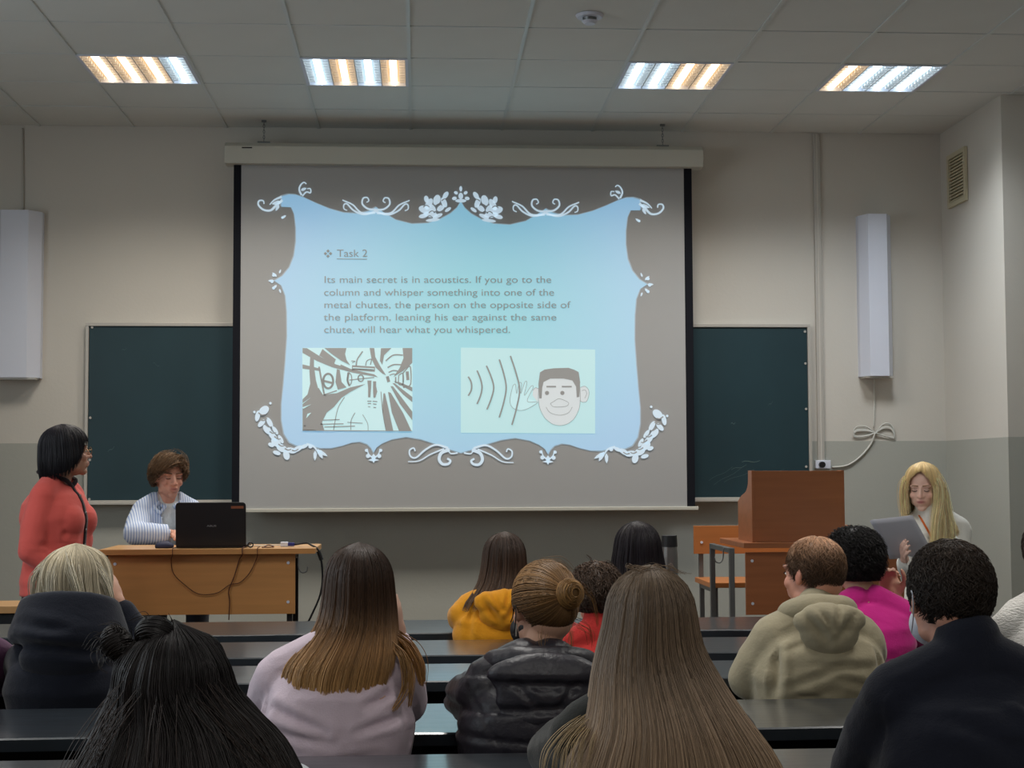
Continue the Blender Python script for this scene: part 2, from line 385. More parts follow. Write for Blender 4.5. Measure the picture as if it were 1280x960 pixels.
# leafy corner at the bottom
for x, y, rx, ry, r in ((330,513,7,5,-.7),(322,520,3,7,.2),(327,529,6,3,-.8),(334,537,7,4,.9),(341,545,8,3.6,.9),(345,553,7,4.6,.7),(352,560,7,4.6,.5),(358,569,6,4,1.3),(364,563,7,3.6,.2),(372,561,7,3.2,-.5),(380,558,5,2.4,-.4),(337,528,3,7,-.5),(344,538,2.4,6,-.6),(351,549,2.4,6,-.5),(346,566,5,2.6,.3),(339,556,4,2.6,.4)): orn.append(ellp(x, y, rx, ry, r))
orn += dot(318,515,1.6) + dot(338,504,1.6)
orn += stroke([(383,555),(392,558),(398,566)], 3, 1.6) + leaf(397,561,14,2.6,1.1) + leaf(396,562,16,2.2,.55) + leaf(394,563,13,2.2,1.6) + dot(388,558,2.6)
for a in (-1, 1): orn += dot(467+a*9, 563, 2.0) + dot(467+a*7, 570, 2.6) + stroke([(467,573),(467+a*6,568),(467+a*8,561)], 2, 1.2)
orn += leaf(467,567,12,2.6,math.pi/2) + leaf(460,575,14,1.4,0)
orn += stroke([(560,560),(545,556),(532,562),(520,572),(513,570),(512,563),(517,560),(519,564)], 2.6, 1.6) + stroke([(555,561),(538,568),(524,576),(510,577)], 2, 1) + stroke([(562,562),(552,566),(549,574),(553,580),(560,580),(563,576),(559,573)], 4.4, 2.4) + stroke([(572,566),(564,567),(560,563)], 2, 1)
orn += mirror(orn)
for x, y, rx, ry, r in ((576,236,1.8,3.4,0),(576,245,3,4,0),(570,241,2.6,2,.5),(582,241,2.6,2,-.5),(568,248,3,2.2,-.2),(584,248,3,2.2,.2),(576,251,7,2.2,0)): orn.append(ellp(x, y, rx, ry, r))
flat('slide_ornament', orn, .006, G_line)
gaps = []
for x, y, a in ((327,517,.6),(330,524,-.5),(336,532,.7),(341,540,.3),(347,547,.9),(352,556,.4),(360,561,.2),(369,562,-.4)): gaps += stroke([(x-4, y-2*math.sin(a)), (x, y+1.6), (x+4, y+2*math.sin(a))], 1.8, 1.0)
for x, y in ((533,258),(540,265),(549,256),(556,250),(537,271),(546,265)): gaps += stroke([(x-4,y+1),(x,y-1.4),(x+4,y+1)], 1.2, .8)
gaps += mirror(gaps)
flat('slide_ornament_shade', gaps, .0072, G_dark)

# writing on the slide
def to_mesh(o, name, parent):
    dg = bpy.context.evaluated_depsgraph_get(); dg.update()
    me = bpy.data.meshes.new_from_object(o.evaluated_get(dg)); n = bpy.data.objects.new(name, me); link(n, parent)
    n.location = o.location; n.rotation_euler = o.rotation_euler; n.scale = o.scale; bpy.data.objects.remove(o); return n
def text(s, x0, x1, base, h_px, m, off=.008, parent=sheet, name='slide_text'):
    cu = bpy.data.curves.new(name, 'FONT'); cu.body = s; cu.size = 1; cu.materials.append(m)
    o = bpy.data.objects.new(name, cu); link(o, parent)
    bpy.context.view_layer.update(); w = o.dimensions.x
    a, b_ = Sp(x0, base, off), Sp(x1, base, off)
    sx = (b_.x-a.x)/max(w, 1e-6); sz = (Sp(x0, base-h_px, off).z - a.z)/.70
    o.location = a; o.rotation_euler = (math.pi/2, -math.atan2(b_.z-a.z, b_.x-a.x), 0); o.scale = (sx, sz, 1)
    o = to_mesh(o, name, parent); o['kind'] = 'stuff'; return o
text('Task 2', 421, 459, 321, 9.2, TXT)
for s, x1, y in (('Its main secret is in acoustics. If you go to the', 688, 353.5), ('column and whisper something into one of the', 692, 369.5), ('metal chutes, the person on the opposite side of', 712.5, 385), ('the platform, leaning his ear against the same', 695.5, 400.5), ('chute, will hear what you whispered.', 637, 416)):
    text(s, 404.5, x1, y, 8.6, TXT)
flat('slide_underline', stroke([(421,323.6),(459,324)], .9) , .008, TXT)
flat('slide_bullet', [[(410+a+2.2*c, 317+b+2.2*s) for c, s in ((1,0),(0,1),(-1,0),(0,-1))] for a, b in ((0,-3.2),(3.2,0),(0,3.2),(-3.2,0))], .008, TXT)

# picture of a tube platform
def cz(l): return [(300+x/4.173, 420+y/4.173) for x, y in l]
flat('slide_picture', [cz([(325,62),(900,62),(900,497),(325,492)])], .006, G_pic)
dk = [cz(l) for l in (
 [(325,62),(350,64),(420,108),(500,148),(600,178),(700,200),(720,215),(590,192),(480,163),(400,130),(325,88)],
 [(430,68),(500,122),(490,148),(413,102)], [(525,148),(570,168),(566,180),(522,162)],
 [(440,62),(555,62),(548,95),(556,125),(575,152),(530,130),(480,95)],
 [(585,152),(705,160),(703,187),(583,178)],
 [(676,62),(700,62),(706,110),(730,155),(762,205),(742,196),(708,165),(686,120)],
 [(735,64),(790,62),(752,100),(742,150),(730,130)],
 [(848,62),(900,62),(900,140),(852,182),(800,214),(832,168),(853,115)],
 [(325,148),(410,168),(412,182),(325,170)],
 [(366,110),(386,118),(386,160),(396,230),(412,290),(372,318),(325,350),(325,330),(352,305),(366,250),(362,180)],
 [(325,355),(372,318),(410,270),(432,306),(505,298),(575,268),(655,250),(575,292),(530,322),(490,370),(452,400),(428,450),(440,492),(325,492)],
 [(505,172),(520,176),(530,240),(556,268),(510,280),(498,240)],
 [(560,190),(572,188),(566,230),(576,262),(566,262),(556,232)],
 [(748,300),(756,298),(775,380),(800,497),(762,497),(742,380)],
 [(772,292),(786,296),(850,400),(895,497),(830,497),(792,400)],
 [(785,262),(798,262),(850,330),(900,395),(900,440),(835,355)],
 [(795,246),(806,246),(900,318),(900,345),(850,305)],
 [(800,236),(830,240),(900,268),(900,290)],
 [(664,232),(686,232),(684,270),(680,320),(668,320),(668,270)], [(694,236),(710,236),(710,262),(716,290),(706,322),(696,322),(694,290)])]
def S4(pts, w, w1=None): return stroke(cz(pts), w/4.173, None if w1 is None else w1/4.173)
for pts, w in (([(640,80),(612,122),(606,155)],7),([(585,140),(600,132),(580,130)],4),([(655,155),(662,130),(685,122),(680,150)],5),([(760,130),(800,100),(850,100)],7),([(770,165),(800,150),(840,150)],7),([(775,190),(800,180),(825,184)],6),([(780,205),(800,198),(815,202)],5),
  ([(412,160),(425,230),(440,305),(450,308)],9),([(440,306),(505,285)],6),([(570,230),(640,222),(700,216)],5),([(850,195),(862,180),(888,160),(890,250),(862,265),(852,262),(850,195)],6),([(872,185),(876,230)],16),([(828,205),(850,196),(850,248),(828,250),(828,205)],5),([(812,214),(812,245)],7),([(768,210),(776,240)],16),
  ([(545,320),(510,380),(488,490)],4),([(600,400),(580,440),(578,490)],4),([(640,410),(665,455),(668,492)],3),([(330,480),(350,450)],6),([(420,460),(540,458)],5),([(440,475),(600,470)],5),([(560,450),(640,455)],4),([(400,440),(520,436)],5),([(325,492),(900,497)],5),
  ([(664,340),(686,340)],5),([(666,352),(684,352)],5),([(668,368),(680,370)],4),([(692,340),(716,342)],5),([(694,354),(712,356)],5),([(696,372),(710,374)],5),([(735,290),(745,400),(762,495)],4)):
    dk += S4(pts, w)
ring = [(460+26*math.cos(a), 235+38*math.sin(a)) for a in np.linspace(0, 2*math.pi, 17)]
dk += S4(ring, 11) + [cz([(436,228),(484,240),(484,252),(436,240)])] + S4([(630+14*math.cos(a), 220+17*math.sin(a)) for a in np.linspace(0, 2*math.pi, 13)], 7) + S4([(571+12*math.cos(a), 225+30*math.sin(a)) for a in np.linspace(0, 2*math.pi, 13)], 5)
def clip(pl): return [(min(max(x, 378.2), 515.4), min(max(y, 435), 539)) for x, y in pl]
for k_ in range(4):
    grp = dk[k_::4]
    flat('slide_picture_ink', [clip(pl) for pl in grp], .008+.0006*k_, G_dark)
flat('slide_picture_glint', [cz(l) for l in ([(325,372),(372,356),(330,380)], [(345,430),(352,405),(372,400),(360,425)][:3], [(588,163),(700,170),(700,174),(588,168)])], .0118, G_pic)

# cartoon of a listening head
def cw(l): return [(580+x/4.173, 420+y/4.173) for x, y in l]
def S5(pts, w, w1=None): return stroke(cw(pts), w/4.173, None if w1 is None else w1/4.173)
flat('slide_picture', [[(576,434.5),(744,437),(744,542),(576,541)]], .006, G_pic2)
flat('cartoon_head', [cw([(392,230),(420,210),(590,210),(605,240),(607,320),(600,380),(575,430),(540,458),(500,467),(460,458),(420,425),(395,375),(388,320)])], .0075, G_skin)
for l in ([(608,268),(630,262),(648,278),(652,305),(640,340),(618,345),(604,335)], [(388,275),(372,270),(360,280),(358,310),(385,345)]): flat('cartoon_ear', [cw(l)], .0072, G_skin)
flat('cartoon_hand', [cw([(255,260),(268,250),(275,300),(290,245),(298,250),(296,300),(318,240),(326,245),(315,310),(350,262),(358,270),(335,325),(385,345),(330,380),(290,388),(255,375),(240,345),(245,300)])], .0072, G_pic)
ol = []
for pts in ([(392,230),(388,320),(395,375),(420,425),(460,458),(500,467),(540,458),(575,430),(600,380),(607,320),(603,240)], [(608,268),(630,262),(648,278),(652,305),(640,340),(618,345),(604,335)], [(615,285),(632,282),(640,300),(630,325)], [(428,370),(450,400),(500,413),(545,400),(565,370)], [(450,352),(470,340),(490,328),(510,330),(545,348),(535,365),(500,370),(465,368),(450,352)],
  [(255,260),(268,252),(275,300),(288,246),(300,250),(296,300),(318,240),(328,245),(315,310),(350,262),(360,270),(330,340),(385,345),(330,380),(290,388),(255,375),(240,345),(245,300),(255,260)], [(388,275),(372,270),(358,285)]): ol += S5(pts, 2.4)
flat('cartoon_outline', ol, .009, glow('slide_outline', (150,165,170), .12))
flat('cartoon_hair', [cw([(388,250),(396,190),(420,175),(470,168),(545,166),(575,176),(598,188),(606,240),(602,318),(588,320),(585,265),(565,232),(520,222),(450,222),(415,240),(408,270),(405,325),(392,325)])], .0095, G_dark)
flat('cartoon_features', [cw(ellp(433,297,11,11)), cw(ellp(513,297,11,11))] + S5([(430,264),(480,264)], 8) + S5([(510,264),(562,264)], 8), .0095, G_dark)
for a, b, c in (((22,212),(40,262),(22,312)),((68,180),(94,268),(68,355)),((117,155),(155,268),(120,383)),((184,122),(220,270),(184,425)),((242,104),(290,280),(250,464))): flat('sound_wave', S5([a, ((a[0]+b[0])/2+5, (a[1]+b[1])/2), b, ((c[0]+b[0])/2+5, (c[1]+b[1])/2), c], 8), .011, G_dark)

# ------------------------------------------------------------------ wall fittings
def uv_lamp(name, pxl, pxr, yt, yb, label, Yf=WY-.14):
    a, b_ = P(pxl, yt, Yf), P(pxr, yb, Yf); cx = (a.x+b_.x)/2; w = b_.x-a.x; h = a.z-b_.z
    e = tag(empty(name, (cx, WY, b_.z)), label, 'wall lamp', 'white lamp housings either side of the board')
    hw = w/2; bm = bmesh.new()
    prism(bm, [(-hw, 0), (-hw, -.05), (-hw*.62, -.14), (hw*.55, -.14), (hw, -.06), (hw, 0)], 'z', .012, h)
    mobj('housing', bm, M['white'], e)
    bx('end_cap', M['alu'], e, -hw*.9, hw*.9, -.125, -.005, 0, .012)
    return e, cx, b_.z, h
_, rx_, rz_, rh_ = uv_lamp('lamp_housing', 1077, 1121, 267, 472, 'white faceted vertical lamp housing on the wall near the corner vent')
_, lx_, lz_, lh_ = uv_lamp('lamp_housing', -10, 46, 262, 474, 'white faceted vertical lamp housing on the wall beside the chalkboard, cut by the frame')
wp = mat('white_cable', (205,205,198), .5)
bx0 = P(1029, 582, WY-.03)
def flatpt(px, py, off=.012): p = P(px, py, WY-off); return (p.x, p.y, p.z)
o = cable('cable_conduit', [(rx_-.005, WY-.012, rz_+.02), flatpt(1093, 500), flatpt(1092, 535)], .004, wp); tag(o, 'thin white cable hanging below the lamp housing near the corner', 'cable')
bundle = []
bm = bmesh.new()
random.seed(5)
for k in range(7):
    a = random.uniform(-3, 3)
    tube(bm, catmull([flatpt(1094, 541), flatpt(1082, 536+a), flatpt(1070, 537+a), flatpt(1067, 544+a/2), flatpt(1076, 546), flatpt(1094, 541), flatpt(1104, 533+a), flatpt(1114, 534+a), flatpt(1118, 546+a/2), flatpt(1110, 546), flatpt(1094, 541, .02)], 6), .0045, 6)
o = mobj('cable_bundle', bm, wp, smooth=True); tag(o, 'white cable looped and tied into a bow on the wall above the lectern', 'cable')
o = cable('power_cable', [flatpt(1094, 541, .02), flatpt(1088, 556), flatpt(1074, 572), flatpt(1058, 582), flatpt(1040, 584)], .006, wp); tag(o, 'white power cable running from the looped bundle to the socket', 'cable')
cxa = P(1021.5, 170, WY-.02)
e = tag(empty('cable_duct', (P(1024, 400, WY-.02).x, WY-.002, 0)), 'slim grey-white vertical cable duct from ceiling to the socket beside the board', 'cable duct')
bx('duct', M['alu'], e, -.022, .022, -.02, 0, P(1028, 578, WY).z, CZ-.01, bevel=.003)
bx('duct_seam', M['wall'], e, -.004, .004, -.023, -.02, P(1028, 578, WY).z, CZ-.01)
e = tag(empty('wall_socket', (bx0.x, WY-.002, bx0.z)), 'white double wall socket with a black plug beside the chalkboard', 'socket')
bx('socket_box', M['white'], e, -.05, .05, -.035, 0, -.02, .035, bevel=.004)
bm = bmesh.new(); cyl(bm, (-.012, -.035, .006), .02, -.025, 16, 'y'); mobj('plug', bm, M['black'], e)
o = cable('cable_conduit', [flatpt(28, 160, .01), flatpt(28.5, 200, .01), flatpt(29, 262, .01)], .006, M['alu']); tag(o, 'thin vertical cable from the ceiling to the housing cut by the frame', 'cable')
# vent on the pier face (plane x = XP)
def onpier(px, py):
    x = (px-640)/FPX; z = (480-py)/FPX; d = x*AX[0]+AX[1]+z*AX[2]; t = XP/d[0]; return Vector((XP, d[1]*t, CAMZ+d[2]*t))
va, vb = onpier(1187, 190), onpier(1211, 258); zt_ = onpier(1187,196).z; zb_ = onpier(1187,262).z
e = tag(empty('wall_vent', (XP-.003, (va.y+vb.y)/2, zb_)), 'beige rectangular ventilation grille high on the side of the corner pier', 'vent')
hy = abs(va.y-vb.y)/2; hz = zt_-zb_
vm = mat('vent_beige', (196,188,160), .6); vd = mat('vent_mesh', (120,112,86), .8)
bm = bmesh.new()
for b in ((-.02, 0, -hy, -hy+.03, 0, hz), (-.02, 0, hy-.03, hy, 0, hz), (-.02, 0, -hy+.03, hy-.03, 0, .03), (-.02, 0, -hy+.03, hy-.03, hz-.03, hz)): box(bm, *b)
mobj('frame', bm, vm, e); bx('backing', vd, e, -.004, 0, -hy+.03, hy-.03, .03, hz-.03)
nS = 14
for k in range(nS):
    z = .03+(hz-.06)*(k+.5)/nS; bx('slat', vm, e, -.014, -.004, -hy+.03, hy-.03, z-.005, z+.003)

# ------------------------------------------------------------------ furniture on the dais
DZ = .30
def hook(parent, x, y, z, s=1):
    bm = bmesh.new(); tube(bm, catmull([(x, y, z), (x+.012*s, y, z), (x+.014*s, y-.0, z-.05), (x+.03*s, y, z-.075), (x+.055*s, y, z-.07), (x+.06*s, y, z-.045)], 4), .0035, 6); mobj('bag_hook', bm, M['steel'], parent, smooth=True)
def legframe(parent, x, y0, y1, ztop, z0=DZ, m='steel', w=.014):
    bm = bmesh.new()
    box(bm, x-w, x+w, y0-w, y0+w, z0, ztop); box(bm, x-w, x+w, y1-w, y1+w, z0, ztop); box(bm, x-w, x+w, y0, y1, z0, z0+.025); box(bm, x-w, x+w, y0, y1, ztop-.028, ztop-.001)
    return mobj('leg_frame', bm, M[m], parent, bevel=.002)
def desk(label, px0, px1, pn0, pn1, Yn, depth, pz0, pz1, top, wtop, m, dark='black', lpx=None):
    x0, x1 = P(px0, 684, Yn).x, P(px1, 684, Yn).x; a, b_ = P(pn0, 700, Yn+.05).x, P(pn1, 700, Yn+.05).x
    cx = (x0+x1)/2
    e = tag(empty('desk', (cx, Yn+depth/2, DZ)), label, 'desk')
    o = bx('desktop', M[wtop], e, x0-cx, x1-cx, -depth/2, depth/2, top-.028-DZ, top-DZ, bevel=.003)
    bx('edge_band', M[m], o, x0-cx, x1-cx, -depth/2-.0015, -depth/2, top-.027-DZ, top-.001-DZ)
    zl = P(600, pz1, Yn+.05).z; zh = P(600, pz0, Yn+.05).z
    fp = bx('front_panel', M[m], e, a-cx, b_-cx, -depth/2+.05, -depth/2+.066, zl-DZ, min(zh, top-.03)-DZ, bevel=.001)
    for sx in (a-cx+.035, b_-cx-.035):
        for sz in (zl-DZ+.06, min(zh, top-.03)-DZ-.045):
            bm = bmesh.new(); cyl(bm, (sx, -depth/2+.05, sz), .008, -.004, 10, 'y'); mobj('screw_cap', bm, M['white'], fp)
    for sx in ((a-cx-.012) if lpx is None else lpx-cx, b_-cx-.03): legframe(e, sx, -depth/2+.09, depth/2-.03, top-.03-DZ, 0, dark)
    return e, cx, x0, x1, a, b_
D1T = 1.045; D1Y = 7.85
e1, cx1, dx0, dx1, pa, pb = desk('light beech desk with a laptop on it, left of the screen', 123, 394, 135, 369, D1Y, .5, 688, 765, D1T, 'woodtop', 'wood')
hook(e1, pb-cx1+.002, -.19, D1T-DZ-.05)
# laptop
lp0, lp1 = P(219.5, 681, D1Y+.09), P(307.5, 681, D1Y+.09); lcx = (lp0.x+lp1.x)/2; lw = lp1.x-lp0.x
M['lid'] = mat('laptop_lid', (34,31,33), .38, .5, var=(90,(1,1,30),.1))
e = tag(empty('laptop', (lcx, D1Y+.10, D1T), 0), 'open black laptop seen from behind with an orange sticker on its lid', 'laptop')
bx('keyboard_base', M['lid'], e, -lw/2, lw/2, 0, .25, .001, .02, bevel=.004)
bx('keys', M['black'], e, -lw/2+.03, lw/2-.03, .06, .19, .02, .023)
bm = bmesh.new()
pts = []; r = .018; hh = .222
for cx_, cz_, a0 in ((lw/2-r, hh-r, 0), (-lw/2+r, hh-r, 90), (-lw/2+.008, .008, 180), (lw/2-.008, .008, 270)):
    rr = r if a0 < 180 else .008
    for k in range(5): a = math.radians(a0+k*22.5); pts.append((cx_+rr*math.cos(a), cz_+rr*math.sin(a)))
prism(bm, pts, 'y', -.006, .002)
lid = mobj('lid', bm, M['lid'], e, bevel=.0015); lid.rotation_euler = (math.radians(6), 0, 0); lid.location = (0, 0, .012)
bx('sticker', mat('sticker', (150,88,62), .5), lid, lw/2-.075, lw/2-.012, -.0068, -.006, hh-.032, hh-.019)
bx('display', mat('display', (150,160,170), .2, emit=((.5,.6,.8), .6)), lid, -lw/2+.015, lw/2-.015, .002, .003, .02, hh-.015)
cu = bpy.data.curves.new('lid_lettering', 'FONT'); cu.body = 'ASUS'; cu.size = .02; cu.align_x = 'CENTER'; cu.extrude = .0004; cu.offset = .0003; cu.materials.append(mat('chrome_letters', (190,190,190), .3, .5, .7))
o = bpy.data.objects.new('lid_lettering', cu); link(o, lid); o.location = (.004, -.0072, .098); o.rotation_euler = (math.pi/2, 0, 0); o.scale = (1.05, .62, 1); o = to_mesh(o, 'lid_lettering', lid); o['kind'] = 'stuff'
# things on the desk
def dp(px, py, Y): p = P(px, py, Y); return p
dk_ = mat('black_cable', (20,20,24), .45); br2 = mat('brown_cable', (86,48,30), .6); blue = mat('blue_plug', (34,44,120), .4)
p = dp(357, 675, D1Y+.15)
e = tag(empty('video_adapter', (p.x, D1Y+.16, D1T)), 'small white video adapter with a blue plug on the right end of the light desk', 'adapter')
bx('adapter_body', M['white'], e, -.026, .012, -.017, .017, .002, .026, bevel=.003)
bx('blue_plug', blue, e, .012, .045, -.015, .015, .004, .022, bevel=.003)
x = p.x+.045
bev = D1Y+.16
o = cable('video_cable', [(x, bev, D1T+.012), (x+.06, bev-.02, D1T+.02), (dx1-.03, bev-.05, D1T+.012), (dx1+.012, bev-.06, D1T-.02), (dx1+.03, bev-.06, D1T-.12), (dx1+.02, bev-.05, D1T-.24), (dx1-.05, bev-.04, D1T-.4), (pb-.02+.03, bev-.03, D1T-.50), (pb+.02, bev-.03, D1T-.72)], .0055, dk_)
tag(o, 'thick black video cable hanging off the right end of the light desk', 'cable')
bm = bmesh.new(); tube(bm, [(dx1+.010, bev-.06, D1T-.02), (dx1+.026, bev-.06, D1T-.065)], .011, 10); mobj('ferrite_core', bm, M['black'], o)
o = cable('adapter_lead', [(lcx+lw/2, bev+.02, D1T+.006), (lcx+lw/2+.06, bev+.03, D1T+.006), (p.x-.026, bev, D1T+.010)], .0028, wp); tag(o, 'short white lead between the laptop and the white adapter', 'cable')
bm = bmesh.new(); ringp = [(lcx+lw/2+.025+.013*math.cos(a), D1Y+.07, D1T+.016+.012*math.sin(a)) for a in np.linspace(0, 2*math.pi, 13)]; tube(bm, ringp, .0035, 6)
tube(bm, [(lcx+lw/2, D1Y+.08, D1T+.01), (lcx+lw/2+.014, D1Y+.07, D1T+.012)], .004, 6)
o = mobj('cable_loop', bm, dk_, smooth=True); tag(o, 'small black loop of cable lying beside the right edge of the laptop', 'cable')
fy = D1Y-.006; ty = D1T+.004
def fp_(px, py): q = P(px, py, fy+.045); return (q.x, fy+.045, q.z)
def over(px): x = P(px, 683, D1Y).x; return [(x, D1Y+.10, ty), (x, D1Y+.01, ty), (x, fy-.002, ty-.006), (x, fy, D1T-.03)]
o = cable('looped_cable', over(216)+[fp_(214, 700), fp_(217, 717), fp_(232, 732), fp_(247, 742), fp_(262, 743), fp_(274, 740), fp_(287, 731)]+[fp_(300, 728), fp_(312, 716), fp_(320, 700)]+over(322)[::-1], .0022, br2); tag(o, 'thin brown cord hanging in a loop across the front of the light desk', 'cord')
o = cable('hanging_cable', over(303)+[fp_(299, 700), fp_(293, 720), fp_(286, 738), fp_(287, 752), fp_(286, 775)], .003, br2); tag(o, 'brown cord running straight down the front of the light desk', 'cord')
bm = bmesh.new()
tube(bm, catmull([(P(328,677,D1Y).x, D1Y+.08, ty), (P(333,677,D1Y).x, D1Y+.12, ty+.008), (P(340,676,D1Y).x, D1Y+.10, ty), (P(336,676,D1Y).x, D1Y+.06, ty), (P(326,676,D1Y).x, D1Y+.05, ty)], 4), .003, 6)
o = mobj('cable_end', bm, br2, smooth=True); tag(o, 'short curl of brown cord lying on the desk between laptop and adapter', 'cord')
p = dp(205, 678, D1Y+.1)
bm = bmesh.new(); bmesh.ops.create_icosphere(bm, subdivisions=3, radius=1)
for v in bm.verts: v.co = Vector((v.co.x*.048*(1-.15*v.co.y), v.co.y*.035, max(v.co.z, -.35)*.026*(1+.1*math.sin(5*v.co.x))))
o = mobj('navy_pouch', bm, mat('navy_plastic', (38,42,70), .6), smooth=True); o.location = (p.x, D1Y+.12, D1T+.010); tag(o, 'dark navy rounded mouse on the desk beside the laptop', 'mouse')  # a small rounded pouch lying beside the laptop

# wooden benches
def bench(label, px0, px1, Yn, Yf, ztop, thick, m, back=None, legs=(), apron=None):
    x0, x1 = P(px0, 730, Yn).x, P(px1, 730, Yn).x; cx = (x0+x1)/2; cy = (Yn+Yf)/2
    e = tag(empty('bench', (cx, cy, DZ)), label, 'bench')
    bx('seat', M[m], e, x0-cx, x1-cx, Yn-cy, Yf-cy, ztop-thick-DZ, ztop-DZ, bevel=.003)
    if apron: bx('apron', M[apron], e, x0-cx+.02, x1-cx-.02, Yn-cy+.02, Yn-cy+.04, ztop-thick-.10-DZ, ztop-thick-DZ)
    for lx in legs:
        x = x0+(x1-x0)*lx-cx; bm = bmesh.new(); w = .013
        for y in (Yn-cy+.05, Yf-cy-.03): box(bm, x-w, x+w, y-w, y+w, 0, ztop-thick-DZ)
        box(bm, x-w, x+w, Yn-cy+.05, Yf-cy-.03, ztop-thick-.03-DZ, ztop-thick-DZ)
        tube(bm, [(x, Yf-cy-.03, .05), (x, Yn-cy+.05, ztop-DZ-thick-.08)], .008, 8)
        if back: box(bm, x-w, x+w, Yf-cy-.02, Yf-cy+.01, ztop-thick-DZ, back[1]-.03-DZ)
        mobj('leg_frame', bm, M['steel'], e)
    if back:
        o = bx('backrest', M[m], e, x0-cx-.01, x1-cx+.01, Yf-cy-.035, Yf-cy-.02, back[0]-DZ, back[1]-DZ, bevel=.002)
        for lx in legs:
            bm = bmesh.new(); cyl(bm, (x0+(x1-x0)*lx-cx, Yf-cy-.035, back[0]+.07-DZ), .008, -.004, 10, 'y'); mobj('screw_cap', bm, M['white'], o)
    return e
bench('plain wooden bench at the far left edge behind the woman in coral', -90, 76, 8.0, 8.35, CAMZ-.664, .038, 'woodtop', None, (.1, .8), 'bench')
zb0, zb1 = P(880, 692, 9.3).z, P(880, 657, 9.3).z
bench('orange wooden bench with a backrest behind the lectern desk', 888, 1090, 8.8, 9.3, P(890, 727, 8.9).z, .03, 'wood2b', (zb0, zb1), (.04, .95))
# chair of the seated man
mc = P(205, 640, 8.75)
e = tag(empty('chair', (mc.x, 8.78, DZ)), 'dark chair on which the man at the laptop sits', 'chair')
bx('seat', M['bench'], e, -.2, .2, -.2, .2, .41, .44, bevel=.01)
bx('backrest', M['bench'], e, -.19, .19, .20, .22, .62, .80, bevel=.01)
for sx in (-.18, .18):
    for sy in (-.18, .20): bx('leg', M['black'], e, sx-.012, sx+.012, sy-.012, sy+.012, 0, .41 if sy < 0 else .75)

# lectern and its desk
D2Y = 8.1; D2T = CAMZ-.375
e2, cx2, ex0, ex1, ea, eb = desk('reddish beech desk carrying the lectern, right of the screen', 930, 1142, 932, 1134, D2Y, .66, 693, 772, D2T, 'wood2', 'wood2', 'steel', lpx=P(914, 700, 8.2).x)
# the desktop reaches farther left than the panel
hook(e2, P(907, 690, 8.3).x-cx2, .2-.33, P(907, 694, 8.2).z-DZ+.03, -1)
hgt = P(1000, 588, D2Y+.06).z - D2T
xl, xr = P(940, 640, D2Y+.06).x, P(1056, 640, D2Y+.06).x; lcx2 = (xl+xr)/2; w = (xr-xl)/2
e = tag(empty('lectern', (lcx2, D2Y+.06, D2T)), 'tabletop wooden lectern with curved side panels standing on the desk', 'lectern')
bx('front_panel', M['wood2'], e, -w+.016, w-.016, 0, .016, .001, hgt-.002, bevel=.001)
for s in (-1, 1):
    bm = bmesh.new()
    prof = [(0,0), (.36,0), (.36,hgt*.56)] + [tuple(q) for q in catmull([(.36,hgt*.56),(.27,hgt*.64),(.16,hgt*.70),(.10,hgt*.80),(.09,hgt*.92),(.09,hgt)], 5)[1:]] + [(0,hgt)]
    x0 = -w if s < 0 else w-.016
    prism(bm, prof, 'x', x0, x0+.016); mobj('side_panel', bm, M['wood2'], e, bevel=.001)
bx('top_shelf', M['woodtop'], e, -w+.016, w-.016, .016, .09, hgt-.02, hgt-.004)
o = bx('reading_board', M['wood2'], e, -w+.016, w-.016, 0, .26, 0, .016); o.location = (0, .09, hgt*.72); o.rotation_euler = (math.radians(-14), 0, 0)

# ------------------------------------------------------------------ rows of audience desks
ROWS = [(6.62, 7.10), (5.80, 6.24), (5.10, 5.47), (4.09, 4.53), (3.25, 3.72)]
names = ['frontmost long black audience desk, nearest the dais', 'second long black audience desk from the dais, behind the yellow jacket', 'third long black audience desk from the dais, behind the red-collared head',
         'fourth long black audience desk from the dais, behind the khaki jacket', 'nearest long black audience desk, in front of the camera']
for k, (yn, yf) in enumerate(ROWS):
    x0, x1 = XL+.12, XR-.12 if yn < 8 else 3.4
    e = tag(empty('audience_desk', (0, (yn+yf)/2, 0)), names[k], 'desk', 'long black lecture-hall desks'); cy = (yn+yf)/2
    bm = bmesh.new()
    N = 40; hf, hn = CAMZ-.67, CAMZ-.68; random.seed(20+k)
    xs = [x0+(x1-x0)*i/N for i in range(N+1)]
    prev = None
    for i, x in enumerate(xs):
        dz, dy = random.uniform(-.0012, .0012), random.uniform(-.002, .002)
        ring = [bm.verts.new(q) for q in ((x, yn-cy+dy, hn-.004+dz), (x, yn-cy+.006+dy, hn+dz), (x, 0, (hf+hn)/2), (x, yf-cy, hf), (x, yf-cy, hf-.03), (x, yn-cy+dy, hn-.034+dz))]
        if prev:
            for a in range(6): bm.faces.new((prev[a], prev[(a+1) % 6], ring[(a+1) % 6], ring[a]))
        else: bm.faces.new(ring[::-1])
        prev = ring
    bm.faces.new(prev)
    mobj('desktop', bm, M['paint'], e)
    bx('front_panel', M['bench'], e, x0+.02, x1-.02, yf-cy-.06, yf-cy-.04, .34, hf-.032)
    if k > 0: bx('seat', M['bench'], e, x0+.02, x1-.02, yf-cy+.015, yf-cy+.30, .42, .45, bevel=.004)
    for x in (x0+.05, x0+2.0, 0.0, x1-2.0, x1-.05):
        bm = bmesh.new(); prism(bm, [(yn-cy+.12, 0), (yf-cy+(.28 if k else -.06), 0), (yf-cy+(.28 if k else -.06), .42), (yf-cy-.065, .42), (yf-cy-.065, hf-.035), (yn-cy+.12, hn-.04)], 'x', x-.015, x+.015); mobj('end_panel', bm, M['bench'], e)

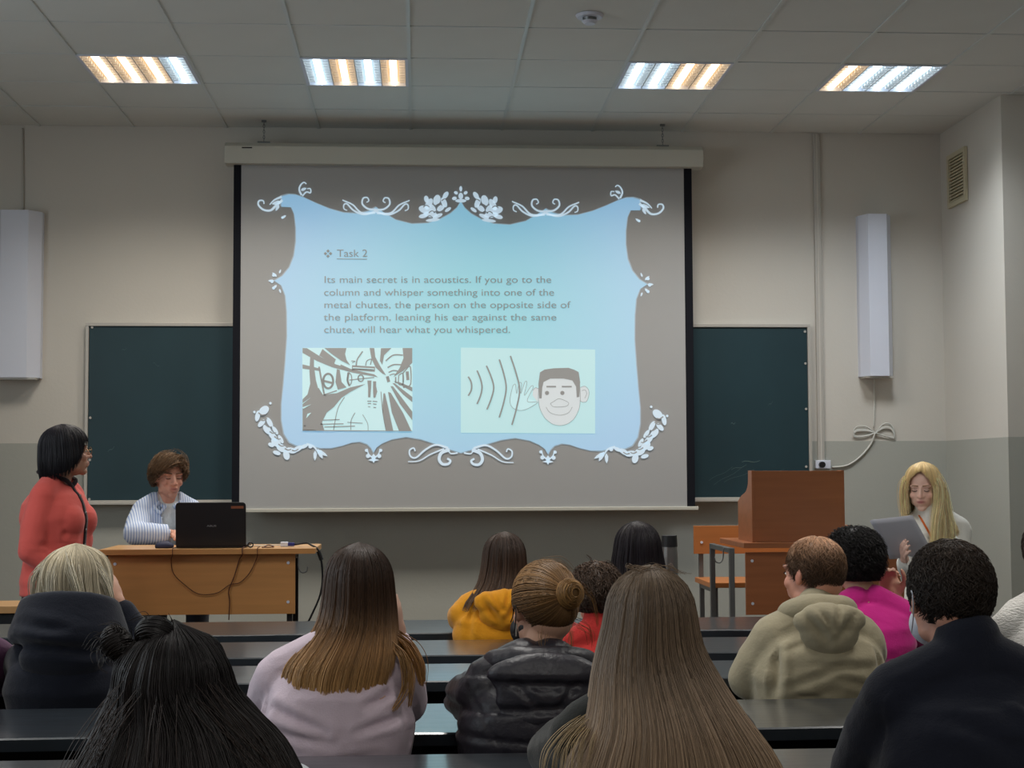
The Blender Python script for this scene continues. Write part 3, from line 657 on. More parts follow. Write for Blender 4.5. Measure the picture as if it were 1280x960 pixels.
# flask standing on the frontmost desk
fl = P(840, 780, 6.75)
e = tag(empty('flask', (fl.x, 6.80, CAMZ-.674)), 'tall grey steel flask with a black lid beside the black-haired head', 'flask')
bm = bmesh.new(); tube(bm, [(0,0,0),(0,0,.02),(0,0,.3),(0,0,.345)], .042, 28, .034); mobj('body', bm, mat('brushed_steel', (118,116,114), .35, .5, .7), e, smooth=False)
bm = bmesh.new(); tube(bm, [(0,0,.345),(0,0,.395)], .036, 28, .034); mobj('lid', bm, M['black'], e)

# ================================================================== PEOPLE
DG = bpy.context.evaluated_depsgraph_get
def ell(bm, c, r, rot=None, sub=3):
    m = Matrix.Translation(c) @ (Euler(rot).to_matrix().to_4x4() if rot else Matrix()) @ Matrix.Diagonal((*(r if hasattr(r, '__len__') else (r, r, r)), 1))
    bmesh.ops.create_icosphere(bm, subdivisions=sub, radius=1, matrix=m)
def cap(bm, p0, p1, r0, r1=None, sub=2):
    r1 = r0 if r1 is None else r1; p0 = Vector(p0); p1 = Vector(p1)
    ell(bm, p0, r0, sub=sub); ell(bm, p1, r1, sub=sub)
    if (p1-p0).length > 1e-4: tube(bm, [p0, p1], r0, 14, r1)
def chain(bm, pts, radii, sub=2):
    for i in range(len(pts)-1): cap(bm, pts[i], pts[i+1], radii[i], radii[i+1], sub)
def loft(bm, rings, seg=28, p=2.3):
    """rings: (cx, cy, cz, rx, ry) closed superellipse sections"""
    prev = None; R = []
    for cx, cy, cz, rx, ry in rings:
        ring = []
        for k in range(seg):
            a = 2*math.pi*k/seg; c, s = math.cos(a), math.sin(a)
            ring.append(bm.verts.new((cx+rx*math.copysign(abs(c)**(2/p), c), cy+ry*math.copysign(abs(s)**(2/p), s), cz)))
        R.append(ring)
    for A, B in zip(R, R[1:]):
        for k in range(seg): bm.faces.new((A[k], A[(k+1) % seg], B[(k+1) % seg], B[k]))
    bm.faces.new(R[0][::-1]); bm.faces.new(R[-1])
def fuse(name, bm, m, parent, voxel=.008, smooth=3, fn=None, colfn=None):
    """fuse overlapping rounded volumes into one continuous surface"""
    me = bpy.data.meshes.new('tmp'); bmesh.ops.recalc_face_normals(bm, faces=bm.faces); bm.to_mesh(me); bm.free()
    o = bpy.data.objects.new('tmp', me); C.objects.link(o)
    r = o.modifiers.new('r', 'REMESH'); r.mode = 'VOXEL'; r.voxel_size = voxel
    if smooth:
        s = o.modifiers.new('s', 'SMOOTH'); s.factor = .5; s.iterations = smooth
    dg = DG(); dg.update()
    n = bpy.data.meshes.new_from_object(o.evaluated_get(dg)); bpy.data.objects.remove(o); bpy.data.meshes.remove(me)
    n.name = name; N = len(n.vertices)
    if N and (fn or colfn):
        co = np.empty(N*3); n.vertices.foreach_get('co', co); co = co.reshape(-1, 3)
        if fn:
            no = np.empty(N*3); n.vertices.foreach_get('normal', no); no = no.reshape(-1, 3)
            co2 = co + no*fn(co, no)[:, None]; n.vertices.foreach_set('co', co2.ravel())
        if colfn:
            a = n.color_attributes.new('Col', 'FLOAT_COLOR', 'POINT')
            c = np.ones((N, 4)); c[:, :3] = colfn(co); a.data.foreach_set('color', c.ravel())
    n.materials.clear(); n.materials.append(m)
    n.polygons.foreach_set('use_smooth', [True]*len(n.polygons)); n.update()
    o = bpy.data.objects.new(name, n); link(o, parent); return o
def folds(amp, freq=14, seed=0, dirn=(.3,.2,1), extra=None):
    rs = np.random.RandomState(seed); ph = rs.uniform(0, 6.28, 8); k = rs.normal(0, 1, (4, 3))
    d = np.array(dirn, float); d /= np.linalg.norm(d)
    def fn(co, no):
        w = sum(np.sin(co@(k[i]*freq*.45)+ph[i]) for i in range(4))*.5
        a = np.sin(co@d*freq*2.2 + 2.2*w + ph[5]); b = np.sin(co@(k[0]*freq*.8)+1.6*w+ph[6])
        v = (np.abs(a)**.6*np.sign(a)*.6+b*.4)*amp*(.6+.4*np.sin(co@(k[1]*freq*.3)+ph[7]))
        if extra is not None: v = v + extra(co, no)
        return v
    return fn
def crease(segs):
    """grooves (depth > 0 pushes in) along segments (p0, p1, width, depth)"""
    def fn(co, no):
        v = np.zeros(len(co))
        for p0, p1, w, dp in segs:
            p0 = np.array(p0); d = np.array(p1)-p0; t = np.clip(((co-p0)@d)/(d@d), 0, 1)
            e = co-(p0+t[:, None]*d)
            if p0[1] < -.05:       # a fold across the back: measured in the plane of the back
                e[:, 1] = 0; t = np.clip((co[:, 0]-p0[0])*d[0]+(co[:, 2]-p0[2])*d[2], -9, 9)/(d[0]**2+d[2]**2+1e-9); t = np.clip(t, 0, 1)
                e[:, 0] = co[:, 0]-p0[0]-t*d[0]; e[:, 2] = co[:, 2]-p0[2]-t*d[2]; k = (co[:, 1] < p0[1]+.075)*np.sin(np.clip(t, .04, .96)*math.pi)**.5
            else: k = 1.0
            q = np.linalg.norm(e, axis=1); v -= k*dp*np.exp(-(q/w)**2); v += k*dp*.45*np.exp(-((q-2.2*w)/(w*1.1))**2)
        return v
    return fn

def skin_mat(name, col): return mat(name, col, .5, .4, attr=True, bump=(180,(1,1,1),.05,.002))
def skincol(col, lips=None, cheeks=None, M_=None, stubble=None):
    base = np.array(lin(col))
    def fn(co):
        c = np.tile(base, (len(co), 1))
        if M_ is not None:
            inv = np.array(M_.inverted()); l = co@inv[:3, :3].T+inv[:3, 3]
            def blob(p, r, t, k):
                q = (((l-np.array(p))/np.array(r))**2).sum(1); w = (k*np.exp(-q**1.5))[:, None]
                c[:] = c*(1-w)+np.array(lin(t))*w
            red = tuple(min(255, int(a*b)) for a, b in zip(col, (1.0, .78, .74)))
            for s in (-1, 1): blob((s*.044,.07,-.026), (.022,.03,.020), red, .22); blob((s*.031,.082,.004), (.017,.02,.010), tuple(int(v*.72) for v in col), .55); blob((s*.078,-.005,-.005),(.015,.02,.03), red, .4)
            blob((0,.108,-.026), (.016,.014,.012), red, .3)
            if stubble: blob((0,.07,-.085), (.05,.05,.032), stubble, .35)
            if lips: blob((0,.095,-.058), (.024,.02,.0085), lips, .9); blob((0,.1,-.0575), (.021,.02,.0016), tuple(int(v*.5) for v in lips), .7)
        return c
    return fn

def head(bm, Mh, s=1.0, fine=True, jaw=1.0):
    def E(c, r, rot=None, sub=3):
        bmesh.ops.create_icosphere(bm, subdivisions=sub, radius=1, matrix=Mh @ Matrix.Scale(s, 4) @ Matrix.Translation(c) @ (Euler(rot).to_matrix().to_4x4() if rot else Matrix()) @ Matrix.Diagonal((*r, 1)))
    E((0,-.012,.026), (.074,.094,.088)); E((0,.028,-.03), (.061*jaw,.063,.080)); E((0,.064,-.094), (.024*jaw,.021,.018))
    E((0,-.05,-.02), (.06,.05,.06))
    for q in (-1, 1):
        E((q*.042*jaw,.012,-.066), (.020,.032,.024)); E((q*.040,.060,-.028), (.020,.022,.020))
        E((q*.076,-.006,-.004), (.008,.018,.031), (.2,0,q*.35)); E((q*.071,.000,-.006), (.012,.012,.02))
        if fine:
            E((q*.03,.0765,.0225), (.026,.012,.008), (0,q*-.08,0)); E((q*.031,.070,.001), (.0145,.0135,.0115))
            E((q*.012,.095,-.030), (.0085,.011,.007))
    if fine:
        for k in range(7):
            t = k/6; E((0,.086+.022*t,.012-.040*t), (.0075+.004*t,.010,.010), sub=2)
        E((0,.089,-.0525), (.023,.011,.0055)); E((0,.088,-.0635), (.019,.011,.0065)); E((0,.075,-.06), (.03,.02,.022))
    else: E((0,.098,-.02), (.011,.02,.02))
def hand(bm, W, d, n, side, curl=.5, s=1.0, thumb=.6):
    """W wrist, d direction of the fingers, n palm normal (fingers curl towards it)"""
    W = Vector(W); d = Vector(d).normalized(); n = Vector(n); n = (n-n.dot(d)*d).normalized(); x = d.cross(n)*side
    m = Matrix((x, d, n)).transposed().to_4x4(); m.translation = W
    def T(p): return m @ (Vector(p)*s)
    bmesh.ops.create_icosphere(bm, subdivisions=3, radius=1, matrix=m @ Matrix.Scale(s, 4) @ Matrix.Translation((0,.046,.0)) @ Matrix.Diagonal((.040,.048,.015,1)))
    bmesh.ops.create_icosphere(bm, subdivisions=2, radius=1, matrix=m @ Matrix.Scale(s, 4) @ Matrix.Translation((.024,.03,.008)) @ Matrix.Diagonal((.016,.03,.014,1)))
    cap(bm, T((0,-.02,0)), T((0,.02,0)), .024*s, .024*s)
    for k, (fx, L) in enumerate(((.030,.070),(.010,.078),(-.011,.072),(-.031,.057))):
        p = Vector((fx, .080-.004*abs(k-1.2), 0)); a = 0; pts = [T(p)]
        for seg, fr in enumerate((.45,.31,.24)):
            a += curl*(.55, .95, .7)[seg]
            p = p + Vector((fx*.10*fr, math.cos(a)*L*fr, math.sin(a)*L*fr)); pts.append(T(p))
        chain(bm, pts, [.0092*s,.0088*s,.008*s,.0070*s])
    p0 = Vector((.030,.018,.006)); p1 = p0+Vector((.024,.028,.012)); p2 = p1+Vector((.010*(1-thumb)+.004,.026,.012*thumb+.004)); p3 = p2+Vector((-.004*thumb,.022,.008*thumb))
    chain(bm, [T(q) for q in (p0, p1, p2, p3)], [.013*s,.0105*s,.0095*s,.008*s])

class Fig:
    """a figure: an Empty on the ground with body, clothes and hair as children; local +Y is where the chest faces"""
    def __init__(f, label, X, Y, rot=0, base=0, T=1.24, sw=.175, sit=True, bulk=1.0, lean=.04, hfwd=.045, hrot=(0,0,0), skin=(196,150,128), fine=False, hs=1.0, arms=None, seat=.45, group=None, hx=0.0, hdrop=0.0):
        f.root = tag(empty('person', (X, Y, base), rot), label, 'person', group)
        f.T, f.sw, f.sit, f.b, f.lean, f.fine, f.hs, f.skin = T, sw, sit, bulk, lean, fine, hs, skin
        f.H = Vector((hx, lean+hfwd, T-.118*hs-hdrop)); f.Mh = Matrix.Translation(f.H) @ Euler(hrot, 'YXZ').to_matrix().to_4x4()
        f.Myaw = Matrix.Translation(f.H) @ Matrix.Rotation(hrot[2], 4, 'Z')
        f.zs = T-.29; f.nb = Vector((hx*.3, lean-.005, T-.245)); f.hip = seat+.10 if sit else T*.505
        if arms is None: arms = {}
        f.arm = {}
        for s in (-1, 1):
            S = Vector((s*(sw-.006), lean-.01, f.zs-.034))
            d = arms.get(s, {})
            E_ = Vector(d.get('e', (s*(sw+.025), lean+.20, .825 if sit else T*.62)))
            W = Vector(d.get('w', (s*.07, lean+.30, .80 if sit else T*.56)))
            f.arm[s] = (S, E_, W, d)
        if sit:
            f.leg = {s: [Vector((s*.09, .02, seat+.025+.08*bulk)), Vector((s*.11, .40, seat+.08)), Vector((s*.11, .42, .09)), Vector((s*.11, .50, .035))] for s in (-1, 1)}
        else:
            f.leg = {s: [Vector((s*.085, 0, f.hip)), Vector((s*.09, .015, T*.285)), Vector((s*.085, -.01, .08)), Vector((s*.095, .11, .035))] for s in (-1, 1)}
    def torso(f, bm, g=0, bottom=None, neck=True, sag=0):
        b, T, sw, ln, zs = f.b, f.T, f.sw, f.lean, f.zs
        z0 = f.hip-.09 if bottom is None else bottom; H = zs-z0
        def y(u): return ln*(u**1.3)
        rows = [(0, y(0)-.0, .158*b, .112*b), (.10, y(.1), .170*b, .122*b), (.3, y(.3), .158*b, .112*b), (.5, y(.5), .153*b, .108*b), (.72, y(.72)-.012, .170*b, .120*b), (.86, y(.86)-.018, max(sw*.97, .150*b), .112*b), (.95, ln-.015, sw*.95, .090*b), (1.0, ln-.012, sw*.72, .070), (1.05, ln-.008, sw*.44, .055)]
        loft(bm, [(0, yy, z0+u*H, rx+g, ry+g) for u, yy, rx, ry in rows])
        for s in (-1, 1):
            cap(bm, f.nb+Vector((s*.03,-.01,.0)), f.arm[s][0]+Vector((-s*.01,0,.012)), .046+g*.6, .047+g)
        if neck: cap(bm, f.nb+Vector((0,-.005,-.03)), f.H+Vector((0,-.018,-.05)), .056*f.hs+g, .052*f.hs+g)
    def arms(f, bm, g=0, to=1.0, loose=0):
        k = .5+.5*f.b
        for s in (-1, 1):
            S, E_, W, d = f.arm[s]
            mid = (S+E_)/2; W2 = E_+(W-E_)*to
            chain(bm, [S, mid, E_], [.052*k+g, .046*k+g+loose, .039*k+g+loose], 3)
            chain(bm, [E_, (E_+W2)/2, W2], [.039*k+g+loose, .034*k+g+loose, .026+g+loose*.6], 3)
    def legs(f, bm, g=0, to=1.0, skirt=False):
        for s in (-1, 1):
            h, k, a, t = f.leg[s]; a2 = k+(a-k)*to
            chain(bm, [h, (h+k)/2, k], [.080*f.b+g, .070*f.b+g, .054+g], 3); chain(bm, [k, (k+a2)/2*1.0+Vector((0,-.012,0)), a2], [.054+g, .050+g, .034+g], 3)
    def body(f, voxel=None, lips=None, hands=True, hair_jaw=1.0, stubble=None):
        bm = bmesh.new(); f.torso(bm, 0); f.arms(bm); f.legs(bm); head(bm, f.Mh, f.hs, f.fine, hair_jaw)
        for s in (-1, 1):
            h, k, a, t = f.leg[s]; cap(bm, a+Vector((0,0,-.02)), t, .034, .028)
            S, E_, W, d = f.arm[s]
            dr = d.get('d', (W-E_)); hand(bm, W+Vector(dr).normalized()*.02, dr, d.get('n', (0,0,-1)), d.get('side', s*-1), d.get('curl', .45), .95*f.hs, d.get('thumb', .6))
        m = skin_mat('skin', f.skin)
        f.body_o = fuse('body', bm, m, f.root, voxel or (.0046 if f.fine else .0075), 2, None, skincol(f.skin, lips, True, f.Mh @ Matrix.Scale(f.hs, 4) if f.fine else None, stubble))
        return f.body_o
    def shoes(f, m):
        for s in (-1, 1):
            bm = bmesh.new(); h, k, a, t = f.leg[s]
            cap(bm, Vector((a.x, a.y-.02, .045)), Vector((t.x, t.y, .040)), .044, .040); cap(bm, a+Vector((0,0,0)), Vector((a.x, a.y, .05)), .042, .045)
            for v in bm.verts: v.co.z = max(v.co.z, .002)
            fuse('shoe', bm, m, f.root, .009, 2)
    def trousers(f, m, voxel=.011, name='trousers'):
        bm = bmesh.new(); f.legs(bm, .012, .93)
        z0 = f.hip-.10; b = f.b; loft(bm, [(0, 0, z0, .16*b+.008, .118*b+.008), (0, 0, z0+.1, .172*b+.008, .124*b+.008), (0, f.lean*.2, z0+.21, .155*b+.006, .108*b+.006)])
        return fuse(name, bm, m, f.root, voxel, 3, folds(.003, 12, 3))
    def top(f, name, m, g=.014, voxel=.009, fold=.003, freq=13, seed=1, bottom=None, loose=.004, to=.97, extra=None, add=None, collar=None, smooth=3):
        bm = bmesh.new(); f.torso(bm, g, bottom, neck=False); f.arms(bm, g*.62, to, loose)
        if collar: cap(bm, f.nb+Vector((0,-.004,-.02)), f.nb+Vector((0,.004,collar)), .062+g*.5, .058+g*.3)
        if add: add(bm)
        return fuse(name, bm, m, f.root, voxel, smooth, folds(fold*1.7, freq, seed, extra=extra))
    def eyes(f, closed=False, iris=(70,90,100), brow=(80,60,45), glasses=None):
        M_ = f.Mh @ Matrix.Scale(f.hs, 4)
        dark = mat('eyelash', (36,26,24), .7)
        for s in (-1, 1):
            if not closed:
                bm = bmesh.new(); bmesh.ops.create_uvsphere(bm, u_segments=20, v_segments=14, radius=1, matrix=M_ @ Matrix.Translation((s*.031,.0745,.0005)) @ Matrix.Diagonal((.0125,.0115,.0062,1)))
                eo = mobj('eye', bm, mat('eye_white', (215,208,200), .25), f.root, smooth=True)
                bm = bmesh.new(); bmesh.ops.create_uvsphere(bm, u_segments=16, v_segments=10, radius=1, matrix=M_ @ Matrix.Translation((s*.031,.0835,.0)) @ Matrix.Diagonal((.0056,.003,.0054,1)))
                mobj('iris', bm, mat('iris', iris, .2), eo, smooth=True)
            bm = bmesh.new()
            z = -.0035 if closed else .0062
            pts = [M_ @ Vector((s*.031+x, .0862-abs(x)*.28-(.0006 if closed else 0), z+(x*x*(22 if closed else -26)))) for x in np.linspace(-.0135,.0135,7)]
            tube(bm, pts, .0017 if closed else .0016, 5); mobj('eyelash', bm, dark, f.root)
            bm = bmesh.new()
            pts = [M_ @ Vector((s*x, .0905-abs(x-.028)*.35, .0245+.004*math.sin((x-.012)/.036*2.4))) for x in np.linspace(.012,.048,7)]
            tube(bm, pts, .0034, 6, .0016); mobj('eyebrow', bm, mat('eyebrow', brow, .8), f.root)

def npmesh(name, V, F, m, parent, col=None, smooth=True):
    me = bpy.data.meshes.new(name); me.vertices.add(len(V)); me.vertices.foreach_set('co', np.asarray(V, np.float32).ravel())
    F = np.asarray(F, np.int32); k = F.shape[1]
    me.loops.add(F.size); me.loops.foreach_set('vertex_index', F.ravel()); me.polygons.add(len(F))
    me.polygons.foreach_set('loop_start', np.arange(0, F.size, k, dtype=np.int32)); me.polygons.foreach_set('loop_total', np.full(len(F), k, np.int32))
    me.polygons.foreach_set('use_smooth', np.ones(len(F), bool)); me.update(calc_edges=True)
    if col is not None:
        a = me.color_attributes.new('Col', 'FLOAT_COLOR', 'POINT'); c = np.ones((len(V), 4), np.float32); c[:, :3] = col; a.data.foreach_set('color', c.ravel())
    me.materials.append(m); o = bpy.data.objects.new(name, me); link(o, parent); return o
def strands_mesh(paths, rad, cols):
    """paths (n, m, 3), rad (n, m), cols (n, m, 3) -> three-sided tapering strands"""
    n, m_, _ = paths.shape
    d = np.gradient(paths, axis=1); d /= np.linalg.norm(d, axis=2, keepdims=True)+1e-9
    ref = np.array((.31,.22,.11)); a = np.cross(d, ref); a /= np.linalg.norm(a, axis=2, keepdims=True)+1e-9; b = np.cross(d, a)
    V = np.stack([paths + rad[..., None]*(a*math.cos(t)+b*math.sin(t)) for t in (0, 2.094, 4.189)], 2)   # n,m,3,3
    idx = np.arange(n*m_*3).reshape(n, m_, 3); F = []
    for k in range(3):
        F.append(np.stack([idx[:, :-1, k], idx[:, :-1, (k+1) % 3], idx[:, 1:, (k+1) % 3], idx[:, 1:, k]], -1).reshape(-1, 4))
    return V.reshape(-1, 3), np.concatenate(F), np.repeat(cols[:, :, None, :], 3, 2).reshape(-1, 3)
HAIRM = {}
def hair_mat():
    if 'h' not in HAIRM: HAIRM['h'] = mat('hair', (80,60,40), .5, .3, attr=True)
    return HAIRM['h']
def hair(f, prof, zend, cols, n=900, m=14, mode='flow', seg=.06, lift=.01, curl=0, jit=.003, r=.0012, seed=0, thick=.010, M_=None, phi=(-180,180), ragged=.02, clump=26, ridges=.0022, name='hair', crown=(0,0), var=.28, sheet=True, wave=0):
    """prof rows (z, cx, cy, rx, ry) from crown down, in the head's frame; phi 0 is the face side; zend(phi) the lower limit"""
    rs = np.random.RandomState(seed); M_ = np.array(M_ if M_ is not None else f.Myaw); pr = np.array(prof, float)
    L = np.concatenate([[0], np.cumsum(np.hypot(np.diff(pr[:, 0]), np.diff(pr[:, 4])+np.diff(pr[:, 2])*.5))]); 
    tt = np.linspace(0, L[-1], 90); R = np.stack([np.interp(tt, L, pr[:, c]) for c in range(5)], 1)
    K = np.ones(7)/7; 
    for c in range(5): 
        e = np.pad(R[:, c], 3, 'edge'); sm_ = np.convolve(e, K, 'valid'); w = np.clip(np.arange(90)/6, 0, 1)*np.clip((89-np.arange(90))/4, 0, 1); R[:, c] = R[:, c]*(1-w)+sm_*w
    T1 = tt[-1]
    def surf(ph, t, off=0):
        z = np.interp(t, tt, R[:, 0]); cx = np.interp(t, tt, R[:, 1]); cy = np.interp(t, tt, R[:, 2]); rx = np.interp(t, tt, R[:, 3]); ry = np.interp(t, tt, R[:, 4])
        fade = np.clip(t/.04, 0, 1)
        return np.stack([cx+(rx+off*fade)*np.sin(ph), cy+(ry+off*fade)*np.cos(ph), z+off*(1-fade)], -1)
    zz = R[:, 0]
    def tend(ph):
        ze = np.array([zend(math.degrees((p+math.pi) % (2*math.pi)-math.pi)) for p in np.ravel(ph)]).reshape(np.shape(ph))
        return np.interp(-ze, -zz, tt)
    c0 = np.array([lin(c) for c in cols]); pos = np.linspace(0, 1, len(cols))
    def colour(u, rnd):
        c = np.stack([np.interp(u, pos, c0[:, k]) for k in range(3)], -1); return c*rnd
    nod = np.array([0.])
    rk = rs.uniform(0, 6.28, 6)
    def ridge(ph, t): return ridges*(np.sin(ph*11+rk[0]+6*t)+np.sin(ph*23+rk[1]+2*np.sin(5*t))*.7+np.sin(ph*41+rk[2])*.4)*np.clip(t/.1, 0, 1)
    Vs, Fs, Cs = [], [], []; base = 0
    if sheet:
        full = (phi[1]-phi[0]) >= 359; NP = 110; NT = 46
        ph = np.radians(np.linspace(phi[0], phi[1], NP, endpoint=not full))
        te = tend(ph)*(1-ragged*.5*(1+np.sin(ph*17+rk[3])*np.sin(ph*31+rk[4])))
        u = np.linspace(0, .95 if mode == 'flow' else .93, NT); PH, U = np.meshgrid(ph, u, indexing='ij'); TT = U*te[:, None]
        A = surf(PH, TT, ridge(PH, TT)); B = surf(PH, TT, ridge(PH, TT)-thick*(1-.85*U**2))
        V = np.concatenate([A.reshape(-1, 3), B.reshape(-1, 3)]); q = NP*NT
        def id_(i, j, l): return l*q+(i % NP)*NT+j
        F = []
        I = range(NP if full else NP-1)
        for i in I:
            for j in range(NT-1):
                F.append((id_(i,j,0), id_(i,j+1,0), id_(i+1,j+1,0), id_(i+1,j,0))); F.append((id_(i,j,1), id_(i+1,j,1), id_(i+1,j+1,1), id_(i,j+1,1)))
            F.append((id_(i,NT-1,0), id_(i,NT-1,1), id_(i+1,NT-1,1), id_(i+1,NT-1,0)))
        if not full:
            for j in range(NT-1): F.append((id_(0,j,0), id_(0,j,1), id_(0,j+1,1), id_(0,j+1,0))); F.append((id_(NP-1,j,0), id_(NP-1,j+1,0), id_(NP-1,j+1,1), id_(NP-1,j,1)))
        rnd = (1-.45*var+var*.8*np.sin(PH*37+rk[5]+3*np.sin(PH*5))*np.sin(PH*13+rk[2]))*.82
        cc = colour(TT/T1 if mode == 'flow' else U, rnd[..., None]).reshape(-1, 3)
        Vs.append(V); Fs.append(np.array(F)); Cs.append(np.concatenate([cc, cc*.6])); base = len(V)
    # strands
    ph0 = np.radians(rs.uniform(phi[0], phi[1], n)); te = tend(ph0)
    s = np.linspace(0, 1, m)[None, :]
    if mode == 'flow':
        ts = te*rs.choice([0, 0, .25, .5], n)*rs.uniform(0, 1, n); tE = te*(1+rs.uniform(-ragged*1.6, ragged*1.2, n)); tE = np.minimum(tE, T1)
        t = ts[:, None]+(tE-ts)[:, None]*s
        cl = np.round(ph0*clump/6.283)/clump*6.283+rs.uniform(-.02, .02, n)
        w = .42*np.clip(t/T1, 0, 1)**1.6
        ph = ph0[:, None]*(1-w)+cl[:, None]*w + jit*6*np.sin(s*rs.uniform(2, 6, (n, 1))+rs.uniform(0, 6.28, (n, 1)))*s
        off = ridge(ph, t)+rs.uniform(0, 1, (n, 1))**2*jit*1.8 + wave*np.sin(t*60+ph0[:, None]*3)
        path = surf(ph, t, off); path[..., 0] += curl*np.sin(t*45+ph0[:, None]*9)*np.clip(t/.1, 0, 1)
        u = t/T1
    else:
        t0 = te*np.sqrt(rs.uniform(0, 1, n)); L_ = seg*rs.uniform(.6, 1.2, n)
        t = t0[:, None]+L_[:, None]*s*.85; t = np.minimum(t, te[:, None]+.012)
        ph = ph0[:, None]+rs.normal(0, .22, (n, 1))*s
        off = .001+lift*rs.uniform(.3, 1.3, (n, 1))*np.sin(s*1.9)
        path = surf(ph, t, off)
        if curl:
            w = rs.uniform(8, 15, (n, 1)); p_ = rs.uniform(0, 6.28, (n, 1))
            path[..., 0] += curl*np.sin(w*s+p_)*s**.5; path[..., 2] += curl*np.cos(w*s+p_*1.3)*s**.5; path[..., 1] += curl*.8*np.sin(w*s*.8+p_*2)*s**.5
        u = np.repeat(np.clip(t0/T1, 0, 1)[:, None], m, 1)
    rad = r*(1.05-s**3*.85)*np.ones((n, 1))
    rnd = (1+var*rs.normal(0, 1, (n, 1, 1)).clip(-1.6, 2))*np.ones((n, m, 1))
    V, F, cc = strands_mesh(path, rad*np.ones((n, m)), colour(np.clip(u, 0, 1), rnd))
    Vs.append(V); Fs.append(F+base); Cs.append(cc)
    V = np.concatenate(Vs); V = V@M_[:3, :3].T+M_[:3, 3]
    return npmesh(name, V, np.concatenate(Fs), hair_mat(), f.root, np.clip(np.concatenate(Cs), 0, 1))
def scalp(g=.006, cy=-.012, cz=.026, rx=.074, ry=.094, hz=.088, rows=9, to=100):
    rows = rows*3
    out = []
    for k in range(rows):
        a = math.radians(to*k/(rows-1)); out.append((cz+(hz+g)*math.cos(a), 0, cy, max((rx+g)*math.sin(a)**.84, .001), max((ry+g)*math.sin(a)**.84, .001)))
    return out
def hairline(top=.075, temple=.03, ear=-.01, nape=-.085):
    """lower limit of a short cut by angle (0 face, 180 back)"""
    def z(p):
        p = abs(p); return float(np.interp(p, (0, 35, 55, 75, 95, 115, 140, 180), (top, top-.006, temple, ear-.01, ear+.012, ear-.05, nape, nape)))
    return z
def loose_strands(f, lines, col, n=12, r=.001, spread=.004, seed=0, M_=None, name='loose_strands', parent=None, taper=.5):
    """a lock of hair along each guide line"""
    rs = np.random.RandomState(seed); P_ = []
    for ln in lines:
        g = np.array(catmull(ln, 5))
        g = np.stack([np.interp(np.linspace(0, len(g)-1, 22), np.arange(len(g)), g[:, k]) for k in range(3)], 1)
        for k in range(n):
            o = rs.normal(0, spread, (1, 3)); P_.append(g+o*(1-taper*np.linspace(0, 1, 22)[:, None])+rs.normal(0, spread*.4, 3)*np.sin(np.linspace(0, 3, 22))[:, None])
    P_ = np.array(P_); N = len(P_)
    cc = np.array(lin(col))*(1+.3*rs.normal(0, 1, (N, 1, 1)).clip(-1.5, 2))*np.ones((N, 22, 1))
    V, F, c = strands_mesh(P_, r*(1-.6*np.linspace(0, 1, 22)[None, :]**3)*np.ones((N, 1)), cc)
    if M_ is not None: M_ = np.array(M_); V = V@M_[:3, :3].T+M_[:3, 3]
    o = npmesh(name, V, F, hair_mat(), parent or f.root, np.clip(c, 0, 1)); o['kind'] = 'stuff'; return o
def bun(f, c, r, axis, col, n=260, M_=None, name='hair_bun', seed=0):
    """a coil of strands wound round an axis"""
    rs = np.random.RandomState(seed); ax = np.array(Vector(axis).normalized()); a = np.cross(ax, (.1,.2,1)); a /= np.linalg.norm(a); b = np.cross(ax, a)
    s = np.linspace(0, 1, 26); P_ = []
    for k in range(n):
        lat = rs.uniform(-1, 1); rr = math.sqrt(max(0, 1-lat*lat*.9)); ph = rs.uniform(0, 6.28); turn = rs.uniform(2, 4.6); dr = rs.uniform(-.4, .4); j = rs.uniform(.93, 1.06)
        l = np.clip(lat+dr*s, -1, 1); q = np.sqrt(np.clip(1-l*l*.9, .05, 1))*j
        P_.append(np.array(c)+(q*np.cos(ph+turn*s))[:, None]*a*r[0]+(q*np.sin(ph+turn*s))[:, None]*b*r[1]+(l*r[2])[:, None]*ax)
    P_ = np.array(P_); cc = np.array(lin(col))*(1+.3*rs.normal(0, 1, (n, 1, 1)).clip(-1.5, 2))*np.ones((n, 26, 1))
    V, F, co = strands_mesh(P_, .0016*np.ones((n, 26)), cc)
    bm = bmesh.new(); bmesh.ops.create_icosphere(bm, subdivisions=3, radius=.93)
    m3 = Matrix((Vector(a)*r[0], Vector(b)*r[1], Vector(ax)*r[2])).transposed().to_4x4(); m3.translation = Vector(c); bm.transform(m3)
    bm.verts.ensure_lookup_table(); v2 = np.array([v.co[:] for v in bm.verts]); f2 = [[v.index for v in fa.verts] for fa in bm.faces]; bm.free()
    f2 = np.array([t+[t[2]] for t in f2])
    Mx = np.array(M_ if M_ is not None else f.Myaw)
    tri = np.array(f2)[:, :3]
    # triangles as their own core mesh, strands on top
    V1 = v2@Mx[:3, :3].T+Mx[:3, 3]; V = V@Mx[:3, :3].T+Mx[:3, 3]
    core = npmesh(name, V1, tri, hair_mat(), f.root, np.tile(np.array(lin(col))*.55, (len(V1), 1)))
    o = npmesh('bun_strands', V, F, hair_mat(), core, np.clip(co, 0, 1)); o['kind'] = 'stuff'
    return core

